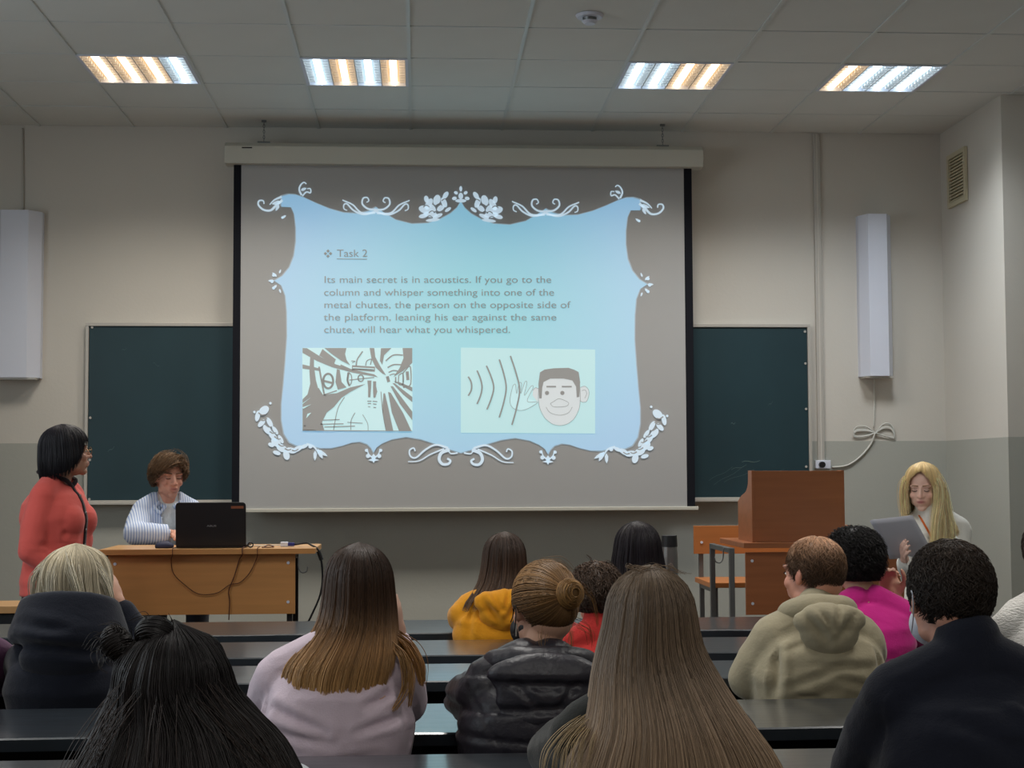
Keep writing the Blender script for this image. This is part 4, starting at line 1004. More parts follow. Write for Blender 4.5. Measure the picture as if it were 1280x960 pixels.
def px_x(px, Y): return P(px, 700, Y).x
def px_top(py, Y, base=0, px=640): return P(px, py, Y).z-base
def L(root_x, Y, px, py, dy, base=0, rot=0):     # helper: local coordinates of a photographed point at depth Y+dy (unrotated figure)
    p = P(px, py, Y+dy); return (p.x-root_x, dy, p.z-base)
cloth = lambda n, c, r=.85, sc=160, st=.25, sheen=.2, **k: mat(n, c, r, .2, bump=(sc,(1,1,1),st,.004), sheen=sheen, wrinkle=(4.5,(1,1,2.0),.32,.03), **k)
dark_tr = cloth('dark_trousers', (36,38,46)); jeans = cloth('blue_jeans', (52,62,84)); shoe_m = mat('black_shoe', (24,24,26), .5)
def finish(f, tm=None, sm=None): f.trousers(tm or dark_tr); f.shoes(sm or shoe_m)
exec_people = True

def hood(f, m, w=.13, zc=None, dep=.07, drop=.13, amp=.006, seed=4, ring=.040, up=0, bag=.065, soft=False):
    zc = f.nb.z+.005 if zc is None else zc; x0 = f.H.x*.5; cy = f.lean-.015
    bm = bmesh.new(); pts = []
    for a in np.linspace(-150, 150, 17):            # roll round the neck, open at the throat
        t = math.radians(a); pts.append((x0+(w*.80)*math.sin(t), cy-.070*math.cos(t)+.012, zc+up*math.cos(t)-.018*(1-math.cos(t))))
    chain(bm, pts, [ring*(.72+.28*math.cos(math.radians(a)/2)**2) for a in np.linspace(-150, 150, 17)], 2)
    yb = f.lean-.11*f.b-.015
    ell(bm, (x0, yb-dep*.25, zc-.03), (w*.95, dep*.85, .055)); ell(bm, (x0, yb-dep*.30, zc-drop*.55), (w*.80, dep*.72, bag))
    ell(bm, (x0, yb-dep*.2, zc-drop*.85), (w*.52, dep*.55, bag*.6))
    if soft: cr_ = crease([((x0-w, yb-dep, zc-.045), (x0+w, yb-dep, zc-.055), .010, .010), ((x0-w, yb-dep, zc-.115), (x0+w, yb-dep, zc-.105), .010, .010), ((x0-w*.5, yb-dep, zc-.045), (x0-.01, yb-dep, zc-.11), .008, .008), ((x0+w*.5, yb-dep, zc-.05), (x0+.03, yb-dep, zc-.11), .008, .008)])
    else: cr_ = crease([((x0-w*.7, yb-dep, zc-.005), (x0-.01, yb-dep*1.1, zc-drop*.75), .012, .012), ((x0+w*.6, yb-dep, zc-.01), (x0+.02, yb-dep*1.1, zc-drop*.65), .012, .011), ((x0-w*.35, yb-dep, zc+.01), (x0-.0, yb-dep, zc-drop*.4), .008, .008), ((x0+.2*w, yb-dep, zc+.02), (x0+.1*w, yb-dep, zc-.05), .007, .008)])
    o = fuse('hood', bm, m, f.root, .007, 3, folds(amp, 20, seed, (.8,.1,.6), extra=cr_))
    return o
def toloc(X, Y, base, rot, px, py, Yw):
    p = P(px, py, Yw)-Vector((X, Y, base)); return Matrix.Rotation(-rot, 3, 'Z') @ p
def vloc(rot, v): return Matrix.Rotation(-rot, 3, 'Z') @ Vector(v)
def flapcut(o, pred, thick=.004):
    bm = bmesh.new(); bm.from_mesh(o.data); kill = [fc for fc in bm.faces if pred(fc.calc_center_median())]
    bmesh.ops.delete(bm, geom=kill, context='FACES'); bm.to_mesh(o.data); bm.free()
    s = o.modifiers.new('cloth', 'SOLIDIFY'); s.thickness = thick; s.offset = 1

# ---- woman in the pale pink sweater
Y = 3.88; X = px_x(421, Y)
f = Fig('woman with straight brown hair fading to gold over a pale pink sweater', X, Y, T=px_top(678, Y)-.012, sw=.150, bulk=1.06, hx=.052, hfwd=.05, skin=(205,165,145),
        arms={1: dict(e=L(X,Y,508,880,.16), w=L(X,Y,498,803,.17), d=(-.05,.02,1), n=(-1,.2,0), side=-1, curl=.55), -1: dict(e=(-.19,.17,.83), w=(-.05,.32,.80))})
f.body(); finish(f, jeans)
pinkc = [((-.17,-.14,.86),(-.02,-.16,.80),.010,.010),((-.16,-.14,.80),(.0,-.16,.77),.010,.006),((.08,-.14,.86),(.17,-.12,.90),.010,.012),((.06,-.14,.80),(.17,-.13,.83),.009,.010),((.17,-.1,.90),(.18,-.1,.74),.012,.010),((-.17,-.1,.88),(-.19,-.1,.74),.012,.010),((.10,-.16,.74),(-.14,-.16,.70),.010,.005)]
f.top('sweater', cloth('pale_pink_knit', (214,196,208), sc=240), g=.016, fold=.0034, freq=13, seed=2, voxel=.007, extra=crease(pinkc), collar=.01)
pf = scalp(.010, rows=8, to=90)+[(-.03,0,-.014,.090,.103),(-.08,-.004,-.03,.098,.098),(-.13,-.022,-.075,.122,.10),(-.17,-.04,-.10,.140,.092),(-.22,-.05,-.11,.137,.086),(-.34,-.050,-.115,.110,.080)]
def ze(p): return float(np.interp(p % 360, (0,34,36,80,105,128,150,200,235,252,258,300,324,326,360), (.05,.03,-.10,-.13,-.13,-.24,-.305,-.325,-.29,-.255,-.22,-.13,-.10,.03,.05)))
hair(f, pf, ze, [(54,39,31),(60,43,33),(78,56,40),(150,112,72),(190,148,96),(206,166,110)], n=4200, m=18, ragged=.035, seed=7, clump=44, phi=(30,330), r=.0010, ridges=.0014)
g_ = f.Myaw
loose_strands(f, [[(.07,-.07,-.11),(.12,-.10,-.15),(.135,-.145,-.20),(.130,-.175,-.262)],[(.075,-.08,-.12),(.11,-.14,-.15),(.118,-.165,-.22),(.09,-.19,-.27)]], (150,112,66), n=26, spread=.006, M_=g_, seed=3, r=.0012)
loose_strands(f, [[(.07,-.04,-.10),(.12,-.07,-.125),(.150,-.11,-.165),(.160,-.13,-.215)]], (156,112,62), n=90, spread=.010, M_=g_, seed=4, r=.0013, taper=.6)

# ---- girl with long ash-blond hair, nearest
Y = 3.05; X = px_x(818, Y)
f = Fig('nearest girl with very long straight ash-blond hair over a black top', X, Y, T=px_top(712, Y)-.012, sw=.160, bulk=1.0, hfwd=.04, skin=(205,165,145), seat=.44)
f.body(); finish(f)
f.top('sweater', cloth('black_knit', (30,32,30)), g=.014, fold=.003, seed=5)
pf = scalp(.014, rows=8, to=90)+[(-.03,-.002,-.014,.101,.108),(-.08,.004,-.03,.122,.104),(-.13,.012,-.07,.142,.112),(-.18,.022,-.095,.166,.112),(-.23,.026,-.105,.20,.112),(-.29,.03,-.11,.225,.115),(-.46,.02,-.115,.215,.115)]
def ze(p): return float(np.interp(p % 360, (0,34,36,75,90,105,140,215,255,268,285,300,324,326,360), (.05,.03,-.10,-.20,-.30,-.42,-.44,-.44,-.40,-.26,-.26,-.2,-.10,.03,.05)))
hair(f, pf, ze, [(124,106,88),(104,88,72),(124,106,88),(154,132,110),(170,148,122),(176,154,128)], n=5200, m=20, ragged=.03, seed=9, clump=70, phi=(26,334), r=.0008, ridges=.0014, var=.25)
g_ = f.Myaw; rs = random.Random(4); ln = []
for k in range(9):
    x = -.06-.018*k; ln.append([(-.05,-.06,-.12), (x*.8,-.10,-.150-.002*k), (x-.02,-.155,-.18-.004*k), (x-.03,-.17,-.27)])
loose_strands(f, ln, (168,146,112), n=9, spread=.006, M_=g_, seed=5, r=.0008)
loose_strands(f, [[(rs.uniform(-.04,.04),-.03,.118),(rs.uniform(-.06,.06),-.04,.134),(rs.uniform(-.09,.09),-.06,.118)] for _ in range(14)], (120,100,80), n=2, spread=.003, M_=g_, seed=6, r=.0006)

# ---- dark-haired girl with two small buns
Y = 2.72; X = px_x(222, Y)
f = Fig('girl with wavy near-black hair and two small top buns, white top, head bowed', X, Y, T=px_top(792, Y)-.008, sw=.155, bulk=1.0, hfwd=.06, hrot=(-.35,0,0), skin=(200,160,140), seat=.43, hx=-.02, hdrop=.0)
f.body(); finish(f)
f.top('top', cloth('white_cotton', (205,212,218)), g=.014, fold=.003, seed=6)
pf = scalp(.016, rows=8, to=90)+[(-.02,.02,-.02,.125,.115),(-.06,.03,-.04,.155,.122),(-.11,.035,-.07,.185,.125),(-.17,.045,-.09,.215,.13),(-.25,.05,-.10,.235,.13),(-.40,.05,-.10,.235,.13)]
def ze(p): return float(np.interp(p % 360, (0,34,36,80,100,120,240,260,285,324,326,360), (.05,.03,-.1,-.20,-.30,-.38,-.38,-.30,-.2,-.1,.03,.05)))
hair(f, pf, ze, [(34,30,31),(31,27,28),(34,28,27),(44,34,30),(60,44,36)], n=5600, m=20, ragged=.08, seed=11, clump=36, phi=(26,334), r=.0009, ridges=.003, jit=.009, curl=.0, wave=.002, var=.3)
M2 = f.Myaw
bun(f, (-.028,-.035,.125), (.034,.030,.030), (.1,.6,.6), (30,27,28), n=240, M_=M2, seed=1)
bun(f, (-.098,-.02,.108), (.028,.026,.032), (-.5,.3,.8), (36,32,32), n=200, M_=M2, seed=2)
ln = []
rs = random.Random(7)
for k in range(26):
    cx, cz_ = ((-.028,.125) if k % 2 else (-.098,.108)); a = rs.uniform(0, 6.28); q = rs.uniform(.035,.055)
    ln.append([(cx,-.03,cz_), (cx+q*.7*math.cos(a), -.04, cz_+q*.7*math.sin(a)), (cx+q*math.cos(a+.6), -.05, cz_+q*math.sin(a+.6)*.9)])
loose_strands(f, ln, (40,35,34), n=3, spread=.004, M_=M2, seed=8, r=.0007)
loose_strands(f, [[(.06,-.10,.03),(.13,-.13,-.04),(.20,-.14,-.11),(.235,-.14,-.20)],[(-.05,-.10,.03),(-.11,-.14,-.06),(-.15,-.16,-.14),(-.18,-.16,-.24)],[(0,-.12,.02),(.0,-.17,-.08),(.03,-.20,-.18),(.02,-.21,-.30)]], (52,42,38), n=40, spread=.02, M_=M2, seed=9, r=.0008)

# ---- woman with the low bun and puffy coat
Y = 3.88; X = px_x(668, Y)
f = Fig('woman with tawny hair in a coiled bun, black puffy coat', X, Y, T=px_top(702, Y)-.012, sw=.135, bulk=1.0, hx=.03, hfwd=.06, hrot=(0,0,.35), skin=(206,162,138), hs=.98)
f.body(voxel=.006); finish(f)
puff = mat('black_nylon', (44,42,50), .42, .5, bump=(40,(1,1,1),.35,.01))
def quilt(co, no):
    z = co[:, 2]+.25*np.abs(co[:, 0])*np.sign(co[:, 2]-.8)*.3; q = (z/.085) % 1; d = np.minimum(q, 1-q)*.085
    v = -.008*np.exp(-(d/.010)**2); q2 = ((co[:, 0]+.6*co[:, 2])/.12) % 1; d2 = np.minimum(q2, 1-q2)*.12
    return v-.004*np.exp(-(d2/.010)**2)*(z > .72)
f.top('puffy_coat', puff, g=.034, fold=.002, freq=14, seed=7, extra=quilt, voxel=.008, smooth=3, loose=.008)
hood(f, puff, w=.150, zc=f.nb.z+.016, dep=.05, drop=.17, amp=.002, seed=8, ring=.036, bag=.10, soft=True)
sc_ = scalp(.007, rows=12, to=140)
hl = hairline(top=.078, temple=.035, ear=.0, nape=-.075)
def flowup(f, prof, zend, col, target, n=900, seed=0):   # strands combed back to one point
    rs = np.random.RandomState(seed); out = []; tg = np.array(target)
    for k in range(n):
        ph = math.radians(rs.uniform(0, 360)); z0 = zend((math.degrees(ph)+180) % 360-180)+rs.uniform(0, .03)
        c = np.array((0,-.012,.026)); R3 = np.array((.082,.102,.098))
        a = np.array((math.sin(ph), math.cos(ph), 0)); zz = np.clip((z0-c[2])/R3[2], -.95, .9); q = math.sqrt(1-zz*zz); s = np.array((a[0]*q, a[1]*q, zz))
        e = (tg-c)/R3; e = e/np.linalg.norm(e)
        w = np.linspace(0, 1, 14)[:, None]; d = s*(1-w)+e*w; d /= np.linalg.norm(d, axis=1, keepdims=True)
        out.append(c+d*R3*(1.0+.02*rs.rand())*(1+.02*np.sin(w*3.1)))
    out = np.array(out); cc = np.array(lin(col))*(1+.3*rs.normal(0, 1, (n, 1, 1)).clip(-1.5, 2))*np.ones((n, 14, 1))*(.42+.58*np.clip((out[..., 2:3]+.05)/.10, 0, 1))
    V, F, co = strands_mesh(out, .0013*np.ones((n, 14)), cc); Mx = np.array(f.Mh); V = V@Mx[:3, :3].T+Mx[:3, 3]
    return npmesh('combed_strands', V, F, hair_mat(), f.root, np.clip(co, 0, 1))
hair(f, sc_, hl, [(118,86,52),(96,70,44),(76,56,38)], n=200, mode='short', seg=.03, lift=.002, M_=f.Mh, seed=12)
o = flowup(f, sc_, hl, (132,98,60), (.02,-.11,.045), n=1500, seed=2)
bun(f, (.022,-.112,.046), (.036,.036,.028), (.12,-1,.15), (140,104,60), n=300, M_=f.Mh, seed=3)
loose_strands(f, [[(.03,-.10,-.05),(.02,-.12,-.09),(.035,-.10,-.12)],[(-.04,-.09,-.05),(-.05,-.10,-.09),(-.03,-.10,-.11)],[(.06,-.06,-.03),(.09,-.08,-.05),(.10,-.07,-.09)],[(.05,-.10,.07),(.09,-.10,.03),(.11,-.09,-.04)],[(-.02,-.02,.12),(.02,-.06,.125),(.05,-.08,.10)]], (128,96,60), n=9, spread=.008, M_=f.Mh, seed=5, r=.0006)
bm = bmesh.new(); tube(bm, [f.Mh @ Vector(q) for q in ((-.079,-.008,-.034),(-.080,-.008,-.05),(-.080,-.006,-.066))], .0018, 6); mobj('earring', bm, M['alu'], f.root)
bm = bmesh.new(); tube(bm, [f.Mh @ Vector(q) for q in catmull([(-.070,.05,-.035),(-.078,.02,-.02),(-.084,-.008,.012),(-.086,-.02,.0),(-.080,.0,-.045),(-.064,.05,-.07)], 4)], .0016, 5); mobj('mask_strap', bm, M['black'], f.root)
bm = bmesh.new(); ell(bm, (0,.075,-.06), (.058,.052,.050)); ell(bm, (0,.02,-.05), (.06,.05,.045)); bm.transform(f.Mh); fuse('face_mask', bm, M['black'], f.root, .006, 2)

# ---- girl in the mustard jacket
Y = 6.42; X = px_x(620, Y)
f = Fig('girl with straight dark brown hair in a mustard yellow hooded jacket', X, Y, T=px_top(667, Y)-.010, sw=.130, bulk=.95, hx=.040, hfwd=.05, hs=.98, arms={q: dict(e=(q*.135, .24, .80), w=(q*.05, .34, .80)) for q in (-1, 1)})
f.body(); finish(f, jeans)
mus = cloth('mustard_cotton', (218,146,24), .8, 120, .3)
f.top('jacket', mus, g=.024, fold=.006, freq=18, seed=9, loose=.008, extra=crease([((-.1,-.13,.92),(-.12,-.14,.74),.012,.010)]))
hood(f, mus, w=.125, dep=.06, drop=.14, amp=.007, seed=3, ring=.036)
pf = scalp(.012, rows=8, to=90)+[(-.03,-.002,-.014,.092,.105),(-.08,-.010,-.04,.098,.10),(-.12,-.028,-.08,.108,.10),(-.155,-.045,-.11,.118,.095),(-.19,-.06,-.125,.12,.095)]
def ze(p): return float(np.interp(p % 360, (0,34,36,80,120,160,210,250,300,324,326,360), (.05,.03,-.1,-.12,-.145,-.15,-.16,-.175,-.14,-.1,.03,.05)))
hair(f, pf, ze, [(66,50,42),(60,46,38),(78,58,44),(92,68,50)], n=1300, m=14, ragged=.06, seed=13, clump=18, phi=(28,332), r=.0017)

# ---- boy with tousled hair and a red collar
Y = 5.65; X = px_x(749, Y)
f = Fig('boy with tousled short brown hair and a red collar', X, Y, T=px_top(705, Y)-.012, sw=.13, bulk=.9, hfwd=.05, hs=.97)
f.body(); finish(f)
red = cloth('red_fleece', (176,44,40))
f.top('red_jacket', red, g=.018, fold=.005, seed=10, collar=.055)
hair(f, scalp(.012, rows=12, to=140), hairline(top=.075, temple=.02, ear=-.02, nape=-.10), [(86,66,52),(74,57,45),(58,45,38)], n=2400, m=9, mode='short', seg=.055, lift=.014, curl=.006, M_=f.Mh, seed=14, r=.0016)
loose_strands(f, [[(-.02,-.02,.11),(-.03,-.03,.14),(-.045,-.04,.155)],[(.02,-.02,.115),(.04,-.03,.135),(.06,-.03,.12)]], (80,62,50), n=5, spread=.004, M_=f.Mh, r=.0008)

# ---- woman with black hair beside the flask
Y = 6.42; X = px_x(806, Y)
f = Fig('woman with smooth black shoulder-length hair and white top beside the flask', X, Y, T=px_top(655, Y)-.014, sw=.13, bulk=.95, hx=-.02, hfwd=.05)
f.body(); finish(f)
f.top('white_top', cloth('white_knit', (214,214,212)), g=.018, fold=.004, seed=11)
pf = scalp(.020, rows=8, to=90)+[(-.03,.0,-.014,.106,.114),(-.08,.002,-.03,.110,.11),(-.13,.004,-.06,.108,.105),(-.18,.005,-.085,.10,.10)]
def ze(p): return float(np.interp(p % 360, (0,34,36,80,180,280,324,326,360), (.05,.03,-.1,-.13,-.17,-.13,-.1,.03,.05)))
hair(f, pf, ze, [(34,28,34),(30,25,30),(28,23,27)], n=1300, m=14, ragged=.04, seed=15, clump=30, phi=(28,332), r=.0017)

# ---- man in the khaki jacket
Y = 4.72; X = px_x(1022, Y)
f = Fig('balding man with short brown hair in a khaki hooded jacket, head turned left', X, Y, T=px_top(673, Y)-.006, sw=.150, bulk=1.08, hx=.01, hfwd=.055, hrot=(0,0,.62), skin=(208,150,128),
        arms={-1: dict(e=(-.195,.09,.775), w=(-.10,.34,.82)), 1: dict(e=(.19,.18,.82), w=(.06,.34,.82))}, fine=True)
f.body(voxel=.006, lips=(176,112,104)); finish(f)
f.eyes(brow=(96,72,56))
kh = cloth('khaki_cotton', (164,154,128), .8, 130, .3)
kc = [((-.12,-.16,.78),(.05,-.17,.84),.010,.007),((-.05,-.17,.84),(.16,-.16,.83),.010,.006),((-.15,-.15,.72),(.02,-.17,.765),.010,.006),((-.16,-.15,.69),(-.02,-.17,.72),.010,.006),((-.155,-.14,.93),(-.165,-.14,.74),.014,.022),((.165,-.14,.93),(.17,-.14,.76),.013,.014),((-.26,-.02,.93),(-.20,-.05,.91),.009,.006),((-.27,0,.86),(-.22,-.03,.83),.009,.006),((.02,-.16,.80),(.17,-.15,.76),.009,.008),((-.13,-.16,.88),(-.02,-.17,.92),.010,.007),((.05,-.17,.71),(-.1,-.17,.75),.009,.008)]
f.top('khaki_jacket', kh, g=.028, fold=.0028, freq=11, seed=12, loose=.010, extra=crease(kc), collar=.03)
hood(f, kh, w=.118, zc=f.nb.z+.030, dep=.050, drop=.120, amp=.004, seed=5, ring=.040, up=.008)
hl0 = hairline(top=.10, temple=.045, ear=.0, nape=-.085)
hair(f, scalp(.005, rows=12, to=140), hl0, [(222,178,146),(190,148,116),(112,84,62),(76,56,44),(66,50,40)], n=4200, m=7, mode='short', seg=.034, lift=.004, M_=f.Mh, seed=16, r=.0010, thick=.003, ridges=.0006)

# ---- curly-haired man in magenta
Y = 5.65; X = px_x(1086, Y)
f = Fig('man with curly black hair in a magenta T-shirt, hands clasped by his cheek', X, Y, T=px_top(664, Y)-.012, sw=.150, bulk=.95, hx=-.028, hfwd=.05, skin=(200,152,128),
        arms={1: dict(e=L(X,Y,1150,800,.16), w=L(X,Y,1122,752,.16), d=(-.35,.1,1), n=(-.3,-1,0), side=1, curl=.9), -1: dict(e=(-.12,.22,.80), w=L(X,Y,1108,755,.22), d=(.05,.1,1), n=(.6,-1,0), side=-1, curl=.9)})
f.body(voxel=.006); finish(f, jeans)
f.top('t_shirt', cloth('magenta_cotton', (196,34,130)), g=.014, fold=.004, seed=13, to=-.0+.02, loose=.012)
hair(f, scalp(.018, rows=12, to=140), hairline(top=.08, temple=.03, ear=-.01, nape=-.095), [(22,19,20),(24,20,20),(22,19,19)], n=3000, m=12, mode='short', seg=.05, lift=.018, curl=.010, M_=f.Mh, seed=17, r=.0012, var=.4)

# ---- man in the navy sweater
Y = 3.05; X = px_x(1218, Y)
f = Fig('nearest man, short dark brown hair, in a dark navy high-collared sweater', X, Y, T=px_top(677, Y)-.010, sw=.165, bulk=1.12, hx=-.018, hfwd=.06, hrot=(0,0,.05), skin=(204,152,132), seat=.47,
        arms={-1: dict(e=(-.20,.12,.81), w=(-.10,.34,.82))})
f.body(voxel=.006); finish(f, jeans)
nv = cloth('navy_knit', (21,25,38), .9, 220, .25, .15)
nc = [((.0,-.16,1.06),(.12,-.17,.92),.014,.010),((.06,-.16,1.06),(.16,-.16,.98),.014,.010),((-.22,-.10,1.0),(-.23,-.10,.78),.014,.012),((-.1,-.17,.95),(.05,-.18,.88),.016,.006)]
f.top('navy_sweater', nv, g=.026, fold=.005, freq=10, seed=14, loose=.012, extra=crease(nc), collar=.045)
hair(f, scalp(.006, rows=12, to=140), hairline(top=.07, temple=.02, ear=.0, nape=-.085), [(66,53,43),(48,39,33),(34,29,26)], n=6500, m=7, mode='short', seg=.028, lift=.006, curl=.001, M_=f.Mh, seed=18, r=.0010, thick=.006, ridges=.001)
bm = bmesh.new(); tube(bm, [f.Mh @ Vector(q) for q in catmull([(-.064,.055,-.03),(-.076,.02,-.015),(-.086,-.012,.018),(-.087,-.022,.0),(-.080,-.004,-.035),(-.064,.05,-.075)], 4)], .0014, 5)
tube(bm, [f.Mh @ Vector(q) for q in catmull([(.064,.055,-.03),(.076,.02,-.015),(.086,-.012,.018),(.087,-.022,.0),(.080,-.004,-.035),(.064,.05,-.075)], 4)], .0014, 5); mobj('mask_strap', bm, M['white'], f.root)
bm = bmesh.new(); ell(bm, (0,.075,-.06), (.058,.052,.050)); bm.transform(f.Mh); fuse('face_mask', bm, M['white'], f.root, .006, 2)

# ---- woman with silver bob and navy hoodie
Y = 4.72; X = px_x(86, Y)
f = Fig('woman with silver-blond bob and dark navy hoodie, hand raised to her cheek', X, Y, T=px_top(680, Y)-.014, sw=.115, bulk=.95, hx=.008, hfwd=.055, hrot=(0,0,-.55), skin=(206,160,138), fine=True,
        arms={1: dict(e=L(X,Y,186,830,.15), w=L(X,Y,152,765,.17), d=(-.35,.0,1), n=(-1,.3,0), side=-1, curl=.6), -1: dict(e=(-.16,.14,.83), w=(-.05,.32,.82))})
f.body(voxel=.006, lips=(176,100,96)); f.eyes(brow=(120,100,80)); finish(f)
nav = cloth('navy_fleece', (24,28,40), .95, 200, .3, .2)
f.top('hoodie', nav, g=.026, fold=.005, freq=10, seed=15, loose=.010)
bm = bmesh.new(); hz = f.nb.z+.075
for a in np.linspace(-165, 165, 61):
    t = math.radians(a); cap(bm, (.128*math.sin(t), f.lean-.015-.105*math.cos(t), hz+.035*math.cos(t)+.005), (.145*math.sin(t), f.lean-.03-.12*math.cos(t), hz-.075+.01*math.cos(t)), .022, .034, 2)
ell(bm, (0, f.lean-.115, hz-.065), (.130, .065, .075)); ell(bm, (0, f.lean-.120, hz-.14), (.125, .055, .07)); ell(bm, (0, f.lean-.10, hz-.2), (.135, .05, .06))
fuse('hood', bm, nav, f.root, .008, 8, folds(.006, 13, 6, (.1,.2,1), extra=crease([((-.13,-.1,hz-.09),(.13,-.12,hz-.12),.014,.012),((-.12,-.15,hz-.03),(.02,-.19,hz-.05),.012,.008)])))
pf = scalp(.016, rows=8, to=90)+[(-.02,0,-.012,.100,.110),(-.06,-.002,-.02,.112,.112),(-.10,.0,-.03,.116,.112),(-.14,.0,-.035,.108,.106)]
def ze(p): return float(np.interp(p % 360, (0,16,34,50,60,180,300,310,326,344,360), (.06,.045,.01,-.05,-.125,-.115,-.125,-.05,.01,.045,.06)))
hair(f, pf, ze, [(176,164,140),(206,194,168),(216,206,182),(196,184,158),(206,196,172)], n=4200, m=16, ragged=.05, seed=19, clump=26, r=.0011, ridges=.003, var=.2, jit=.005)
loose_strands(f, [[(.02,-.06,.098),(.06,-.09,.06),(.085,-.09,0),(.09,-.07,-.08)],[(-.03,-.06,.098),(-.07,-.10,.05),(-.10,-.08,-.02),(-.10,-.06,-.09)],[(0,-.08,.095),(.02,-.13,.04),(.03,-.135,-.03),(.01,-.13,-.10)],[(.03,-.02,.102),(.09,.0,.05),(.11,.02,-.02),(.09,.05,-.11)]], (214,206,186), n=60, spread=.010, M_=f.Myaw, seed=3, r=.0011)

# ---- neighbours cut by the frame
Y = 4.72; X = px_x(-92, Y)
f = Fig('person in a purple sleeve at the left edge, elbow on the desk', X, Y, T=1.22, sw=.14, skin=(214,160,140),
        arms={1: dict(e=L(X,Y,12,842,.20), w=L(X,Y,4,822,.34), d=(.15,1,.1), n=(-.4,0,-1), side=-1, curl=.9)})
f.body(); finish(f); f.top('purple_sweater', cloth('purple_knit', (92,44,84)), g=.020, fold=.004, seed=16, loose=.016, to=.9)
hair(f, scalp(.012, rows=12, to=140), hairline(), [(70,50,40),(60,44,36)], n=800, m=8, mode='short', seg=.05, lift=.008, M_=f.Mh, seed=20, r=.0018)
Y = 4.72; X = px_x(1330, Y)
f = Fig('person in a white cable-knit sweater, only the shoulder showing at the right edge', X, Y, T=1.27, sw=.15, skin=(206,160,140), bulk=1.05)
f.body(); finish(f)
f.top('white_sweater', mat('white_cable_knit', (222,218,212), .9, .2, bump=(70,(1,1,3),.9,.01)), g=.022, fold=.003, seed=17)
hair(f, scalp(.012, rows=12, to=140), hairline(), [(60,46,40),(50,40,36)], n=800, m=8, mode='short', seg=.05, lift=.008, M_=f.Mh, seed=21, r=.0018)

# ---- standing woman in coral
Y = 7.38; X = px_x(71, Y); rot = math.radians(-104)
f = Fig('standing woman with a black bob and glasses in a coral jacket, looking at the screen', X, Y, rot=rot, T=px_top(530, Y)-.016, sw=.150, sit=False, bulk=1.08, lean=.01, hfwd=.035, hrot=(.12,0,math.radians(42)), skin=(196,150,128), fine=True, hs=1.0,
        arms={1: dict(e=(.20,-.03,1.07), w=(.14,.10,.97)), -1: dict(e=(-.20,-.02,1.07), w=(-.10,.14,.98))})
f.body(voxel=.005, lips=(170,96,92)); f.eyes(brow=(60,46,40)); finish(f)
coral = cloth('coral_knit', (214,92,84), .8, 200, .2); blk = cloth('black_trim', (38,28,32))
def bust(bm):
    for s in (-1, 1): ell(bm, (s*.065, .085, f.zs-.145), (.080,.075,.085)); ell(bm, (s*.06, .06, f.zs-.24), (.09,.08,.10))
    loft(bm, [(0,.0,.86,.195,.145),(0,.01,.95,.195,.15),(0,.015,1.02,.175,.135)])
f.top('coral_jacket', coral, g=.016, fold=.0025, freq=9, seed=18, bottom=.875, add=bust, to=.92, loose=.006, extra=crease([((.13,.10,f.zs-.20),(.10,.02,f.zs-.24),.012,.008),((.22,-.04,1.1),(.2,.06,1.05),.010,.006),((.19,-.05,1.18),(.20,.02,1.10),.012,.008)]))
jk = [o for o in f.root.children if o.name.startswith('coral')][0]
# dark placket, neckline and buttons follow the jacket's front
def front_y(x, z):
    r = jk.ray_cast(Vector((x, 1, z)), Vector((0, -1, 0))); return (r[1].y+.002) if r[0] else .1
bpy.context.view_layer.update()
bm = bmesh.new(); zs_ = [f.zs+.02-i*.024 for i in range(14)]
prev = None
for z in zs_:
    ring = [bm.verts.new((x, front_y(x, z)+o_, z)) for x, o_ in ((-.014,-.004),(-.012,.002),(.012,.002),(.014,-.004))]
    if prev:
        for a in range(3): bm.faces.new((prev[a], prev[a+1], ring[a+1], ring[a]))
    prev = ring
mobj('placket', bm, blk, f.root, smooth=True)
bm = bmesh.new(); tube(bm, catmull([(.0, front_y(0, f.zs+.02)+.001, f.zs+.015), (.05,.055+f.lean,f.zs+.045), (.078,0,f.zs+.068), (.05,-.07,f.zs+.083), (0,-.085,f.zs+.086), (-.05,-.07,f.zs+.083), (-.078,0,f.zs+.068), (-.05,.055+f.lean,f.zs+.045), (.0, front_y(0, f.zs+.02)+.001, f.zs+.015)], 5), .011, 8); mobj('neckline', bm, blk, f.root, smooth=True)
for z in (f.zs-.03, f.zs-.11, f.zs-.19, f.zs-.26):
    bm = bmesh.new(); ell(bm, (.0, front_y(0, z)+.003, z), (.009,.004,.009), sub=2); mobj('button', bm, M['steel'], f.root, smooth=True)
pf = scalp(.020, rows=8, to=90)+[(-.02,0,-.016,.106,.116),(-.06,0,-.022,.106,.112),(-.10,0,-.03,.098,.102),(-.135,0,-.035,.082,.09)]
def ze(p): return float(np.interp(p % 360, (0,26,44,56,70,95,180,265,290,304,316,334,360), (.055,.045,.03,-.01,-.06,-.10,-.125,-.10,-.06,-.01,.03,.045,.055)))
hair(f, pf, ze, [(34,30,38),(26,23,30),(22,20,26),(24,21,26)], n=1800, m=16, ragged=.03, seed=22, clump=40, r=.0014, M_=f.Mh, ridges=.0014, var=.2)
bm = bmesh.new()
for s in (-1, 1):
    tube(bm, [f.Mh @ Vector((s*.033+.023*math.cos(a), .104-abs(.023*math.cos(a)*s+.033-.03)*.1, .0+.017*math.sin(a))) for a in np.linspace(0, 2*math.pi, 15)], .0014, 5)
    tube(bm, [f.Mh @ Vector(q) for q in ((s*.056,.100,.004),(s*.077,.05,.006),(s*.084,-.005,.004))], .0014, 5)
tube(bm, [f.Mh @ Vector(q) for q in ((-.010,.106,.003),(0,.109,.006),(.010,.106,.003))], .0014, 5); mobj('glasses', bm, mat('gold_wire', (150,120,80), .3, .5, .8), f.root)

